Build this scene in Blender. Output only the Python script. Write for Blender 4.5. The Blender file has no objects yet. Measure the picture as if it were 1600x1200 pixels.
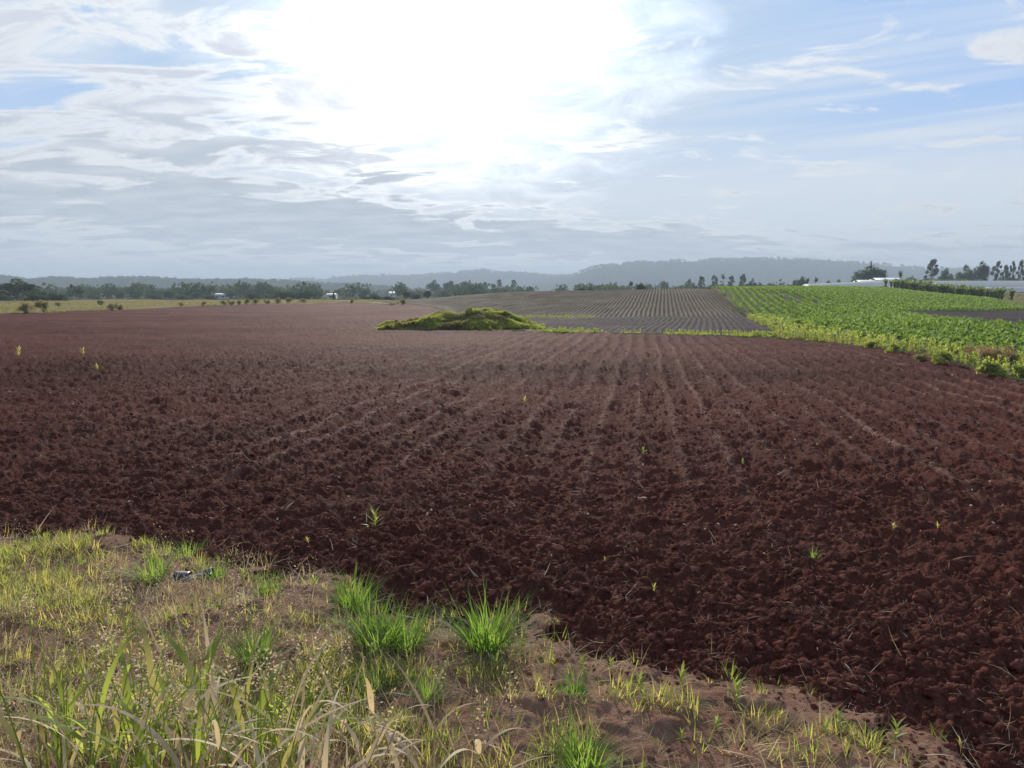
import bpy, math, random
import numpy as np
from mathutils import Vector, Matrix, Euler

# ------------------------------------------------------------------ camera, sky, sun, exposure
scene = bpy.context.scene
COL = scene.collection
CAM_H, FPX, HOR = 1.7, 1209.0, 460.0            # eye height; focal length and horizon row of the 1600x1200 photo
PITCH = math.atan((600 - HOR) / FPX)
cam_d = bpy.data.cameras.new('camera')
cam_d.sensor_width = 36.0
cam_d.lens = 36.0 * FPX / 1600.0
cam_d.clip_start, cam_d.clip_end = 0.05, 30000
cam = bpy.data.objects.new('camera', cam_d)
COL.objects.link(cam)
cam.location = (0, 0, CAM_H)
cam.rotation_euler = (math.pi / 2 - PITCH, 0, 0)
scene.camera = cam

SUN_EL, SUN_AZ = math.radians(20.5), math.radians(-4.0)     # azimuth from +Y towards +X
SUN_DIR = Vector((math.sin(SUN_AZ) * math.cos(SUN_EL), math.cos(SUN_AZ) * math.cos(SUN_EL), math.sin(SUN_EL)))

scene.view_settings.view_transform = 'Standard'
scene.view_settings.look = 'None'
scene.view_settings.exposure = 0.78
scene.view_settings.gamma = 1.0
scene.view_settings.use_curve_mapping = False
scene.cycles.use_denoising = True
scene.cycles.max_bounces = 6
scene.cycles.diffuse_bounces = 3
scene.cycles.transparent_max_bounces = 8
scene.cycles.volume_bounces = 1

sun_d = bpy.data.lights.new('sun', 'SUN')
sun_d.energy = 5.0
sun_d.angle = math.radians(0.8)
sun_d.color = (1.0, 0.93, 0.82)
sun = bpy.data.objects.new('sun', sun_d)
COL.objects.link(sun)
sun.rotation_euler = (-SUN_DIR).to_track_quat('-Z', 'Y').to_euler()
sun.location = (0, 0, 50)


class NT:
    """tiny expression helper over a node tree"""
    def __init__(s, tree):
        s.t = tree
    def node(s, kind, **kw):
        n = s.t.nodes.new(kind)
        for k, v in kw.items():
            setattr(n, k, v)
        return n
    def put(s, sock, v):
        if hasattr(v, 'is_linked') or isinstance(v, bpy.types.NodeSocket):
            s.t.links.new(v, sock)
        else:
            sock.default_value = v
    def m(s, op, a, b=None, c=None, clamp=False):
        n = s.node('ShaderNodeMath', operation=op, use_clamp=clamp)
        for i, v in enumerate((a, b, c)):
            if v is not None:
                s.put(n.inputs[i], v)
        return n.outputs[0]
    def add(s, a, b): return s.m('ADD', a, b)
    def sub(s, a, b): return s.m('SUBTRACT', a, b)
    def mul(s, a, b): return s.m('MULTIPLY', a, b)
    def div(s, a, b): return s.m('DIVIDE', a, b)
    def ss(s, v, lo, hi, a=0.0, b=1.0):
        n = s.node('ShaderNodeMapRange', interpolation_type='SMOOTHSTEP')
        s.put(n.inputs[0], v); s.put(n.inputs[1], lo); s.put(n.inputs[2], hi)
        n.inputs[3].default_value = a; n.inputs[4].default_value = b
        return n.outputs[0]
    def gauss(s, v, mu, sig):
        d = s.div(s.sub(v, mu), sig)
        return s.m('EXPONENT', s.mul(s.mul(d, d), -1.0))
    def mix(s, f, a, b, mode='MIX'):
        n = s.node('ShaderNodeMix', data_type='RGBA', blend_type=mode)
        s.put(n.inputs[0], f)
        for i, v in ((6, a), (7, b)):
            if isinstance(v, tuple) and len(v) == 3:
                v = (*v, 1)
            s.put(n.inputs[i], v)
        return n.outputs[2]
    def scale(s, c, k):
        n = s.node('ShaderNodeVectorMath', operation='SCALE')
        s.put(n.inputs[0], c); s.put(n.inputs[3], k)
        return n.outputs[0]
    def xyz(s, x, y, z):
        n = s.node('ShaderNodeCombineXYZ')
        for i, v in enumerate((x, y, z)):
            s.put(n.inputs[i], v)
        return n.outputs[0]
    def noise(s, vec, scale, detail=4, rough=0.5, dist=0.0):
        n = s.node('ShaderNodeTexNoise')
        if vec is not None:
            s.put(n.inputs['Vector'], vec)
        n.inputs['Scale'].default_value = scale
        n.inputs['Detail'].default_value = detail
        n.inputs['Roughness'].default_value = rough
        n.inputs['Distortion'].default_value = dist
        return n.outputs[0]


def build_world():
    w = bpy.data.worlds.new('World')
    scene.world = w
    w.use_nodes = True
    w.cycles.sampling_method = 'MANUAL'
    w.cycles.sample_map_resolution = 512
    t = w.node_tree
    t.nodes.clear()
    N = NT(t)
    sky = N.node('ShaderNodeTexSky', sky_type='NISHITA', sun_disc=False)
    sky.sun_elevation = SUN_EL
    sky.sun_rotation = SUN_AZ
    sky.air_density, sky.dust_density, sky.ozone_density = 1.0, 0.6, 1.5
    gen = N.node('ShaderNodeTexCoord').outputs['Generated']
    sep = N.node('ShaderNodeSeparateXYZ')
    t.links.new(gen, sep.inputs[0])
    x, y, z = sep.outputs
    zc = N.m('MAXIMUM', z, 0.0)
    el = N.mul(N.m('ARCSINE', zc), 57.2958)
    az = N.mul(N.m('ARCTAN2', x, y), 57.2958)
    dot = N.node('ShaderNodeVectorMath', operation='DOT_PRODUCT')
    t.links.new(gen, dot.inputs[0]); dot.inputs[1].default_value = SUN_DIR
    ang = N.mul(N.m('ARCCOSINE', N.m('MINIMUM', dot.outputs[1], 0.99999)), 57.2958)
    k = N.div(1.0, N.add(zc, 0.12))
    P = N.xyz(N.mul(x, k), N.mul(y, k), 0.0)                 # a flat cloud layer seen from below
    # --- thin veil: cirrus streaks drawn out to the right
    rot = N.node('ShaderNodeVectorRotate', rotation_type='Z_AXIS')
    t.links.new(P, rot.inputs['Vector']); rot.inputs['Angle'].default_value = 0.5
    sepr = N.node('ShaderNodeSeparateXYZ'); t.links.new(rot.outputs[0], sepr.inputs[0])
    Pc = N.xyz(N.mul(sepr.outputs[0], 0.25), sepr.outputs[1], 3.4)
    cir = N.noise(Pc, 1.9, 7, 0.58, 0.8)
    veil = N.ss(cir, 0.42, 0.66)
    lowveil = N.mul(N.gauss(N.add(el, N.mul(N.sub(cir, 0.5), 7.0)), 5.6, 4.2), 1.0)
    veil = N.m('MINIMUM', N.add(N.mul(veil, 0.75), lowveil), 1.0)
    # --- sun behind bright cloud
    warp = N.noise(P, 3.0, 7, 0.66, 0.6)
    angw = N.add(ang, N.mul(N.sub(warp, 0.5), 18.0))
    core = N.ss(angw, 18.5, 5.0)
    halo = N.m('EXPONENT', N.div(ang, -11.0))
    # --- broken grey deck on the left, thinning to the right
    Pq = N.xyz(N.mul(N.mul(x, k), 0.62), N.mul(y, k), 0.0)
    n1 = N.noise(Pq, 3.6, 8, 0.60, 0.6)
    n2 = N.noise(N.xyz(N.mul(x, k), N.mul(y, k), 7.0), 0.6, 3, 0.5)
    deck = N.ss(x, 0.02, -0.20)
    band = N.mul(N.mul(N.gauss(N.sub(el, N.mul(N.sub(az, -4.0), -0.06)), 4.3, 1.7), N.ss(az, 19.0, 11.0)), N.ss(az, -60.0, -12.0))
    right_low = N.mul(N.gauss(el, 2.9, 1.2), N.ss(x, 0.10, 0.22))
    cov = N.add(N.add(N.mul(deck, 0.20), N.mul(band, 0.42)), N.mul(right_low, 0.30))
    cov = N.sub(cov, N.mul(N.mul(N.ss(el, 12.5, 15.5), N.gauss(az, -21.0, 8.0)), 0.15))
    dens = N.add(N.add(N.mul(N.sub(n1, 0.5), 1.45), N.mul(N.sub(n2, 0.5), 0.35)), N.sub(cov, 0.06))
    mask = N.ss(dens, -0.01, 0.17)
    thick = N.ss(dens, 0.12, 0.27)
    # colours are ten times the picture values: the Background strength is 0.1
    skyc = N.mix(0.85, sky.outputs[0], (2.9, 5.0, 9.0))
    blue = N.mix(N.ss(el, 9.0, 1.0, 0.0, 0.8), skyc, (4.4, 5.5, 6.8))
    blue = N.mix(N.ss(ang, 34.0, 12.0, 0.0, 0.75), blue, (5.0, 6.4, 7.8))
    c = N.mix(veil, blue, (6.9, 7.6, 8.5))
    lit = N.add(0.80, N.mul(halo, 1.0))
    white = N.scale(N.xyz(9.3, 9.5, 9.7), lit)
    greyn = N.noise(Pq, 5.0, 5, 0.6)
    grey = N.mix(N.ss(greyn, 0.35, 0.7), (4.4, 4.95, 5.7), (6.2, 6.6, 7.3))
    grey = N.mix(N.ss(el, 6.0, 17.0), grey, (6.4, 6.7, 7.6))
    cloud = N.mix(thick, white, grey)
    c = N.mix(N.mul(mask, 0.93), c, cloud)
    # the pale blue-grey air low on the horizon
    c = N.mix(N.ss(el, 2.4, 0.3, 0.0, 0.85), c, (2.8, 3.5, 4.6))
    # sun glow through the thin cloud
    shade = N.ss(N.mul(thick, N.ss(el, 13.0, 6.0)), 1.0, 0.0, 0.0, 1.0)
    glow = N.add(N.mul(core, 8.0), N.mul(N.mul(halo, 1.8), N.ss(mask, 0.0, 1.0, 0.25, 1.0)))
    glow = N.mul(glow, shade)
    glow = N.mul(glow, N.ss(el, 1.5, 9.0, 0.0, 1.0))
    c = N.mix(1.0, c, N.scale(N.xyz(1.0, 0.97, 0.92), glow), 'ADD')
    bg = N.node('ShaderNodeBackground')
    t.links.new(c, bg.inputs[0]); bg.inputs[1].default_value = 0.064
    out = N.node('ShaderNodeOutputWorld')
    t.links.new(bg.outputs[0], out.inputs[0])


build_world()

# ------------------------------------------------------------------ helpers
rng = np.random.default_rng(11)
random.seed(11)


def tag(o, label=None, cat=None, group=None, kind=None):
    if label: o['label'] = label
    if cat: o['category'] = cat
    if group: o['group'] = group
    if kind: o['kind'] = kind
    return o


def ray(px, py):
    dx, dy = (px - 800) / FPX, (600 - py) / FPX
    return np.array([dx, math.cos(PITCH) + dy * math.sin(PITCH), -math.sin(PITCH) + dy * math.cos(PITCH)])


def at(px, py, Y):
    """photo pixel and forward distance -> world point"""
    d = ray(px, py)
    s = Y / d[1]
    return np.array([d[0] * s, Y, CAM_H + d[2] * s])


def _h(ix, iy, seed):
    a = (ix.astype(np.int64) * 374761393 + iy.astype(np.int64) * 668265263 + seed * 974634541) & 0xFFFFFFFF
    a = ((a ^ (a >> 13)) * 1274126177) & 0xFFFFFFFF
    a = ((a ^ (a >> 16)) * 2246822519) & 0xFFFFFFFF
    return ((a ^ (a >> 15)) & 0xFFFFFF) / float(0x1000000)


def vnoise(x, y, seed=0):
    ix, iy = np.floor(x), np.floor(y)
    fx, fy = x - ix, y - iy
    u, v = fx * fx * (3 - 2 * fx), fy * fy * (3 - 2 * fy)
    a, b = _h(ix, iy, seed), _h(ix + 1, iy, seed)
    c, d = _h(ix, iy + 1, seed), _h(ix + 1, iy + 1, seed)
    return (a + (b - a) * u + (c - a) * v + (a - b - c + d) * u * v) * 2 - 1


def fbm(x, y, octs=4, seed=0, gain=0.5):
    r, a, f = 0.0, 1.0, 1.0
    for o in range(octs):
        r = r + a * vnoise(x * f + o * 17.3, y * f - o * 9.1, seed + o)
        a *= gain; f *= 2.03
    return r


def clodfield(x, y, cell, seed, prob=0.8):
    """rounded lumps of soil, one at most per cell"""
    gx, gy = x / cell, y / cell
    ix, iy = np.floor(gx), np.floor(gy)
    best = np.zeros_like(x)
    for di in (-1, 0, 1):
        for dj in (-1, 0, 1):
            cx, cy = ix + di, iy + dj
            h0 = _h(cx, cy, seed)
            r = 0.22 + 0.38 * _h(cx, cy, seed + 3) ** 1.5
            ex = (gx - cx - 0.2 - 0.6 * _h(cx, cy, seed + 1))
            ey = (gy - cy - 0.2 - 0.6 * _h(cx, cy, seed + 2))
            th = _h(cx, cy, seed + 4) * 6.28
            a, b = ex * np.cos(th) + ey * np.sin(th), (-ex * np.sin(th) + ey * np.cos(th)) * 1.45
            q = np.clip(1 - (a * a + b * b) / (r * r), 0, 1)
            best = np.maximum(best, np.where(h0 < prob, np.sqrt(q) * r * (0.55 + 0.5 * _h(cx, cy, seed + 5)), 0))
    return best * cell


def inpoly(x, y, poly):
    r = np.zeros(np.shape(x), bool)
    n = len(poly)
    for i in range(n):
        (x0, y0), (x1, y1) = poly[i], poly[(i + 1) % n]
        if y0 == y1:
            continue
        c = ((y0 > y) != (y1 > y)) & (x < (x1 - x0) * (y - y0) / (y1 - y0) + x0)
        r ^= c
    return r


def mesh_np(name, V, F, mat=None, smooth=False, uniform=None):
    """mesh from numpy arrays: F is (n,3) or (n,4), or a list of such arrays"""
    me = bpy.data.meshes.new(name)
    V = np.asarray(V, np.float32)
    Fs = F if isinstance(F, list) else [F]
    Fs = [np.asarray(f, np.int32) for f in Fs if len(f)]
    me.vertices.add(len(V))
    me.vertices.foreach_set('co', V.ravel())
    loops = np.concatenate([f.ravel() for f in Fs])
    sizes = np.concatenate([np.full(len(f), f.shape[1], np.int32) for f in Fs])
    me.loops.add(len(loops))
    me.loops.foreach_set('vertex_index', loops)
    me.polygons.add(len(sizes))
    starts = np.concatenate(([0], np.cumsum(sizes)[:-1])).astype(np.int32)
    me.polygons.foreach_set('loop_start', starts)
    me.polygons.foreach_set('loop_total', sizes)
    me.update(calc_edges=True)
    me.validate()
    if smooth:
        me.polygons.foreach_set('use_smooth', np.ones(len(me.polygons), bool))
    if mat is not None:
        for m in (mat if isinstance(mat, (list, tuple)) else [mat]):
            me.materials.append(m)
    return me


def obj(name, me, parent=None, loc=None, rz=0.0, sc=1.0):
    o = bpy.data.objects.new(name, me)
    COL.objects.link(o)
    if parent is not None: o.parent = parent
    if loc is not None: o.location = loc
    if rz: o.rotation_euler = (0, 0, rz)
    if sc != 1.0: o.scale = (sc, sc, sc) if np.isscalar(sc) else sc
    return o


def copy_tree(o, parent=None):
    c = o.copy()
    COL.objects.link(c)
    c.parent = parent
    for ch in o.children:
        copy_tree(ch, c)
    return c


class MB:
    """collects pieces of one mesh"""
    def __init__(s):
        s.V, s.Q, s.T, s.n = [], [], [], 0
    def add(s, V, Q=(), T=()):
        V = np.asarray(V, float)
        s.V.append(V)
        if len(Q): s.Q.append(np.asarray(Q) + s.n)
        if len(T): s.T.append(np.asarray(T) + s.n)
        s.n += len(V)
    def mesh(s, name, mat, smooth=False):
        F = []
        if s.Q: F.append(np.concatenate(s.Q))
        if s.T: F.append(np.concatenate(s.T))
        return mesh_np(name, np.concatenate(s.V), F, mat, smooth)
    def box(s, lo, hi):
        x0, y0, z0 = lo; x1, y1, z1 = hi
        s.add([(x0, y0, z0), (x1, y0, z0), (x1, y1, z0), (x0, y1, z0), (x0, y0, z1), (x1, y0, z1), (x1, y1, z1), (x0, y1, z1)],
              [(0, 3, 2, 1), (4, 5, 6, 7), (0, 1, 5, 4), (1, 2, 6, 5), (2, 3, 7, 6), (3, 0, 4, 7)])
    def tube(s, pts, rad, sides=6):
        pts = [np.asarray(p, float) for p in pts]
        V, Q = [], []
        for i, p in enumerate(pts):
            d = pts[min(i + 1, len(pts) - 1)] - pts[max(i - 1, 0)]
            d = d / (np.linalg.norm(d) + 1e-9)
            a = np.cross(d, (0.31, 0.17, 0.93) if abs(d[2]) < 0.9 else (1.0, 0.1, 0))
            a /= np.linalg.norm(a); b = np.cross(d, a)
            for k in range(sides):
                t = 2 * math.pi * k / sides
                V.append(p + rad[i] * (a * math.cos(t) + b * math.sin(t)))
        for i in range(len(pts) - 1):
            for k in range(sides):
                k2 = (k + 1) % sides
                Q.append((i * sides + k, i * sides + k2, (i + 1) * sides + k2, (i + 1) * sides + k))
        s.add(V, Q, [])
        n = len(V)
        c = s.n - sides
        s.T.append(np.array([(c, c + k, c + k + 1) for k in range(1, sides - 1)]))
    def blades(s, base, azim, length, width, lean, curl, segs=4, fold=0.0, belly=0.35):
        """many tapering curved leaves at once; every argument is an array of the same length"""
        n = len(azim)
        t = np.linspace(0, 1, segs + 1)
        dirh = np.stack([np.cos(azim), np.sin(azim), np.zeros(n)], 1)
        side = np.stack([-np.sin(azim), np.cos(azim), np.zeros(n)], 1)
        pos = np.array(base, float).copy()
        V = np.zeros((n, segs + 1, 2, 3))
        stepl = (length / segs)[:, None]
        for i, tt in enumerate(t):
            w = width * (np.clip((tt + 0.12) / belly, 0, 1) ** 0.6) * np.clip((1 - tt) / (1 - belly) + 0.03, 0.02, 1)
            up = np.zeros((n, 3)); up[:, 2] = fold
            V[:, i, 0] = pos + (side + up) * w[:, None] * 0.5
            V[:, i, 1] = pos - (side - up) * w[:, None] * 0.5
            a = lean + curl * (tt ** 1.4)                      # angle from upright
            pos = pos + stepl * (dirh * np.sin(a)[:, None] + np.array([0, 0, 1.0]) * np.cos(a)[:, None])
        idx = np.arange(n * (segs + 1) * 2).reshape(n, segs + 1, 2)
        Q = np.stack([idx[:, :-1, 0], idx[:, :-1, 1], idx[:, 1:, 1], idx[:, 1:, 0]], -1).reshape(-1, 4)
        s.add(V.reshape(-1, 3), Q)
    def leafquads(s, C, size, updir=0.0, rg=None):
        """randomly turned small leaf faces around centres C"""
        rg = rg or rng
        n = len(C)
        a = rg.normal(size=(n, 3)); a[:, 2] += updir; a /= np.linalg.norm(a, axis=1)[:, None]
        b = np.cross(a, rg.normal(size=(n, 3))); b /= np.linalg.norm(b, axis=1)[:, None] + 1e-9
        sz = (np.asarray(size) * np.ones(n))[:, None]
        c = np.cross(a, b)
        V = np.stack([C - b * sz, C + c * sz * 0.55, C + b * sz, C - c * sz * 0.55], 1)
        s.add(V.reshape(-1, 3), np.arange(n * 4).reshape(n, 4))


# ------------------------------------------------------------------ materials
def new_mat(name):
    m = bpy.data.materials.new(name)
    m.use_nodes = True
    t = m.node_tree
    t.nodes.clear()
    return m, NT(t)


def finish(N, shader, disp=None):
    o = N.node('ShaderNodeOutputMaterial')
    N.t.links.new(shader, o.inputs['Surface'])


def leaf_mat(name, c1, c2, trans=0.45, rough=0.65, tcol=None, nscale=3.0, spec=0.1):
    m, N = new_mat(name)
    oi = N.node('ShaderNodeObjectInfo')
    pos = N.node('ShaderNodeNewGeometry').outputs['Position']
    n = N.noise(pos, nscale, 3)
    f = N.add(N.mul(N.ss(n, 0.3, 0.7), 0.55), N.mul(oi.outputs['Random'], 0.45))
    col = N.mix(f, c1, c2)
    p = N.node('ShaderNodeBsdfPrincipled')
    N.t.links.new(col, p.inputs['Base Color'])
    p.inputs['Roughness'].default_value = rough
    p.inputs['Specular IOR Level'].default_value = spec
    tr = N.node('ShaderNodeBsdfTranslucent')
    tc = N.mix(1.0, col, tcol or (1.9, 1.75, 0.75), 'MULTIPLY')
    N.t.links.new(tc, tr.inputs[0])
    mx = N.node('ShaderNodeMixShader')
    mx.inputs[0].default_value = trans
    N.t.links.new(p.outputs[0], mx.inputs[1]); N.t.links.new(tr.outputs[0], mx.inputs[2])
    finish(N, mx.outputs[0])
    return m


def solid_mat(name, c1, c2=None, rough=0.7, nscale=4.0, bump=0.0, bscale=30.0, spec=0.3, metal=0.0):
    m, N = new_mat(name)
    pos = N.node('ShaderNodeNewGeometry').outputs['Position']
    p = N.node('ShaderNodeBsdfPrincipled')
    col = N.mix(N.ss(N.noise(pos, nscale, 5, 0.6), 0.3, 0.7), c1, c2 or c1)
    N.t.links.new(col, p.inputs['Base Color'])
    p.inputs['Roughness'].default_value = rough
    p.inputs['Specular IOR Level'].default_value = spec
    p.inputs['Metallic'].default_value = metal
    if bump:
        b = N.node('ShaderNodeBump'); b.inputs['Strength'].default_value = bump; b.inputs['Distance'].default_value = 0.02
        N.t.links.new(N.noise(pos, bscale, 5, 0.65), b.inputs['Height'])
        N.t.links.new(b.outputs[0], p.inputs['Normal'])
    finish(N, p.outputs[0])
    return m


def soil_mat(name, dark, mid, pale, big=0.12, fine=18.0, bump=0.8, stretch=1.0, pale_amt=0.35, attr=None, damp=None, dist=0.02, bscale=60, spec=0.02):
    m, N = new_mat(name)
    pos = N.node('ShaderNodeNewGeometry').outputs['Position']
    sp = N.node('ShaderNodeSeparateXYZ'); N.t.links.new(pos, sp.inputs[0])
    ps = N.xyz(N.mul(sp.outputs[0], 1.0 / stretch), sp.outputs[1], sp.outputs[2])
    nb = N.ss(N.noise(ps, big, 5, 0.6), 0.33, 0.67)
    nf = N.ss(N.noise(pos, fine, 6, 0.7), 0.3, 0.75)
    nm = N.ss(N.noise(ps, big * 9, 5, 0.65), 0.35, 0.7)
    c = N.mix(nb, dark, mid)
    c = N.mix(N.mul(nf, 0.5), c, mid)
    c = N.mix(N.mul(N.mul(nm, nf), pale_amt), c, pale)
    if attr:
        a = N.node('ShaderNodeAttribute', attribute_name=attr).outputs['Fac']
        c = N.mix(N.mul(a, N.ss(nf, 0.0, 0.7, 0.55, 1.0)), c, pale)
    if damp:
        a = N.node('ShaderNodeAttribute', attribute_name=damp).outputs['Fac']
        c = N.mix(a, c, N.mix(nf, tuple(v * 0.55 for v in dark), tuple(v * 0.6 for v in mid)))
    p = N.node('ShaderNodeBsdfPrincipled')
    N.t.links.new(c, p.inputs['Base Color'])
    p.inputs['Roughness'].default_value = 0.85
    p.inputs['Specular IOR Level'].default_value = spec
    p.inputs['Diffuse Roughness'].default_value = 0.35
    b = N.node('ShaderNodeBump'); b.inputs['Strength'].default_value = bump; b.inputs['Distance'].default_value = dist
    h = N.add(N.noise(pos, bscale, 6, 0.75), N.mul(N.noise(pos, bscale / 4, 4, 0.7), 1.5))
    N.t.links.new(h, b.inputs['Height'])
    N.t.links.new(b.outputs[0], p.inputs['Normal'])
    finish(N, p.outputs[0])
    return m


M = {}
M['plough'] = soil_mat('ploughed red soil', (0.064, 0.020, 0.015), (0.148, 0.048, 0.035), (0.40, 0.24, 0.18), attr='pale', damp='damp', stretch=2.0, pale_amt=0.2, bump=1.0, dist=0.05, bscale=40, spec=0.011)
M['clod'] = soil_mat('soil clod', (0.074, 0.024, 0.018), (0.158, 0.053, 0.039), (0.30, 0.17, 0.125), big=3.0, pale_amt=0.3, dist=0.03)
M['verge'] = soil_mat('packed verge soil', (0.15, 0.070, 0.046), (0.25, 0.135, 0.088), (0.38, 0.26, 0.17), big=0.9, pale_amt=0.6, bump=0.8)
M['meadow'] = soil_mat('rough grass ground', (0.10, 0.105, 0.03), (0.17, 0.155, 0.05), (0.25, 0.21, 0.10), big=0.05, fine=1.2, bump=0.6, dist=0.15, bscale=4, stretch=3)
M['greysoil'] = soil_mat('grey fallow soil', (0.050, 0.038, 0.034), (0.082, 0.063, 0.056), (0.20, 0.16, 0.14), big=0.2, fine=5, stretch=3, spec=0.008)
M['ridge'] = soil_mat('ridged soil', (0.050, 0.035, 0.022), (0.082, 0.058, 0.037), (0.26, 0.21, 0.165), big=0.06, fine=3, attr='pale', stretch=2, pale_amt=0.12, spec=0.007)
M['cropsoil'] = soil_mat('crop field soil', (0.06, 0.06, 0.03), (0.09, 0.085, 0.04), (0.13, 0.10, 0.06), big=0.2, fine=4)
M['bare'] = soil_mat('dark bare soil', (0.06, 0.046, 0.043), (0.09, 0.07, 0.063), (0.16, 0.13, 0.11), big=0.12, fine=3, stretch=4, spec=0.006)
M['path'] = soil_mat('dry field path', (0.15, 0.12, 0.06), (0.22, 0.17, 0.09), (0.30, 0.25, 0.15), big=0.3, fine=3)
M['plain'] = soil_mat('far farmland', (0.05, 0.065, 0.028), (0.10, 0.10, 0.045), (0.17, 0.15, 0.08), big=0.01, fine=0.2, bump=0.4, dist=1, bscale=0.6, stretch=4, spec=0.0)
M['hill'] = soil_mat('wooded hill', (0.012, 0.018, 0.010), (0.017, 0.024, 0.013), (0.024, 0.030, 0.016), big=0.006, fine=0.06, bump=0.3, dist=3, bscale=0.15, spec=0.0)
M['grass'] = leaf_mat('green grass', (0.13, 0.19, 0.05), (0.22, 0.28, 0.085), 0.58, tcol=(2.1, 1.85, 0.85))
M['lush'] = leaf_mat('lush grass', (0.085, 0.165, 0.045), (0.14, 0.22, 0.065), 0.55)
M['yellowgrass'] = leaf_mat('yellow green grass', (0.25, 0.25, 0.10), (0.40, 0.36, 0.17), 0.55, tcol=(1.8, 1.65, 0.9))
M['dry'] = leaf_mat('dry grass', (0.36, 0.28, 0.18), (0.58, 0.49, 0.35), 0.4, 0.7, spec=0.1, tcol=(1.2, 1.1, 0.8))
M['thatch'] = leaf_mat('dry thatch', (0.31, 0.24, 0.14), (0.52, 0.44, 0.28), 0.4, 0.7, spec=0.1, tcol=(1.2, 1.1, 0.8))
M['straw'] = leaf_mat('straw litter', (0.24, 0.16, 0.11), (0.52, 0.42, 0.31), 0.3, 0.8, spec=0.05, tcol=(1.2, 1.1, 0.8))
M['crop'] = leaf_mat('crop leaf', (0.085, 0.15, 0.045), (0.14, 0.21, 0.065), 0.4, 0.65, spec=0.12)
M['weed'] = leaf_mat('weed leaf', (0.15, 0.195, 0.075), (0.25, 0.28, 0.11), 0.5, 0.6, spec=0.1)
M['greyweed'] = leaf_mat('dull weed leaf', (0.14, 0.145, 0.08), (0.21, 0.19, 0.12), 0.35, 0.7, spec=0.1)
M['meadowgrass'] = leaf_mat('bleached meadow grass', (0.20, 0.20, 0.10), (0.31, 0.28, 0.16), 0.35, 0.8, tcol=(1.4, 1.3, 0.8), spec=0.04)
M['browngrass'] = leaf_mat('brown seeding grass', (0.20, 0.14, 0.09), (0.30, 0.22, 0.14), 0.4, tcol=(1.3, 1.1, 0.8))
M['tree'] = leaf_mat('tree leaf', (0.028, 0.05, 0.02), (0.052, 0.078, 0.03), 0.25, 0.8, nscale=0.4, spec=0.04)
M['euc'] = leaf_mat('grey green tree leaf', (0.035, 0.052, 0.028), (0.06, 0.076, 0.042), 0.25, 0.8, nscale=0.4, spec=0.04)
M['olive'] = leaf_mat('olive shrub leaf', (0.07, 0.085, 0.028), (0.11, 0.12, 0.035), 0.35, nscale=0.5)
M['banana'] = leaf_mat('banana leaf', (0.08, 0.12, 0.055), (0.15, 0.19, 0.10), 0.4, 0.7, nscale=0.8, spec=0.15)
M['bark'] = solid_mat('bark', (0.09, 0.07, 0.055), (0.16, 0.13, 0.10), 0.9, 6, 0.5)
M['white'] = leaf_mat('white plastic sheet', (0.86, 0.86, 0.85), (0.80, 0.80, 0.79), 0.6, 0.6, tcol=(1, 1, 1), nscale=0.15, spec=0.2)
M['wall'] = solid_mat('grey green netting wall', (0.16, 0.20, 0.21), (0.22, 0.26, 0.27), 0.6, 0.5)
M['steel'] = solid_mat('galvanised steel', (0.42, 0.44, 0.46), (0.34, 0.36, 0.38), 0.45, 1.0, metal=0.4)
M['roof'] = solid_mat('pale metal roof', (0.36, 0.38, 0.42), (0.46, 0.48, 0.51), 0.5, 0.3)
M['plaster'] = solid_mat('cream plaster', (0.55, 0.53, 0.48), (0.45, 0.43, 0.39), 0.8, 0.4)
M['glassdark'] = solid_mat('dark window', (0.04, 0.05, 0.06), None, 0.2)

# ------------------------------------------------------------------ terrain
VX = np.array([-80, -45, -12, -3.7, -1.55, 0.0, 0.59, 1.05, 1.4, 3.0, 6.0, 30.0])
VY = np.array([36, 22, 8.9, 5.55, 4.67, 3.95, 3.54, 3.16, 2.8, 1.7, 0.3, -6.0])


def verge_in(x, y):
    """distance inside the grass verge on which the photographer stands (negative on the field)"""
    return np.interp(x, VX, VY) + 0.28 * vnoise(x * 1.7, y * 1.7, 5) + 0.16 * vnoise(x * 5.1, y * 5.1, 6) + 0.08 * vnoise(x * 13, y * 13, 4) - y


PLOUGH = [(-45, 22), (-45, 137), (-29, 132), (-17, 108), (-11.6, 92), (-6.0, 70), (-6.5, 44), (-2, 38), (1.5, 36), (8.4, 33.7), (10.5, 31.6),
          (11.4, 27.4), (11.4, 21.6), (9.85, 14.9), (8.8, 8), (8.0, 2), (7.5, -2), (-45, -2)]
GREY = [(-6.5, 46), (-2, 38.3), (1.5, 36.4), (8.6, 34.2), (11.6, 33.0), (13.0, 38), (17.0, 53), (17.0, 57), (-6, 58)]
RIDGED = [(-6.0, 57.4), (16.9, 56.6), (25.6, 97), (31.5, 124), (-25, 132), (-17, 110), (-11.6, 93), (-6.2, 72)]
CROP_NEAR = [(12.6, 16), (13.4, 34), (17.0, 55), (25.5, 97), (31.6, 124), (66, 142), (66, 108), (52, 78), (31.0, 63.5), (25.2, 38), (20, 10)]
BARE = [(32.5, 63.5), (52, 77), (75, 92), (110, 95), (95, 34), (26.2, 36)]
PATH = [(20, 10), (25.2, 38), (31.0, 63.5), (32.5, 63.5), (26.2, 36), (21.2, 10)]
MEADOW = [(-45, 10), (-45, 137), (-29, 132), (-17, 109), (-13, 112), (-26, 136), (-30, 195), (-150, 190), (-120, 10)]
STRIP = [(66, 142), (66, 108), (52, 78.2), (75, 92.2), (110, 95.2), (140, 140), (140, 160), (66, 160)]

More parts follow.
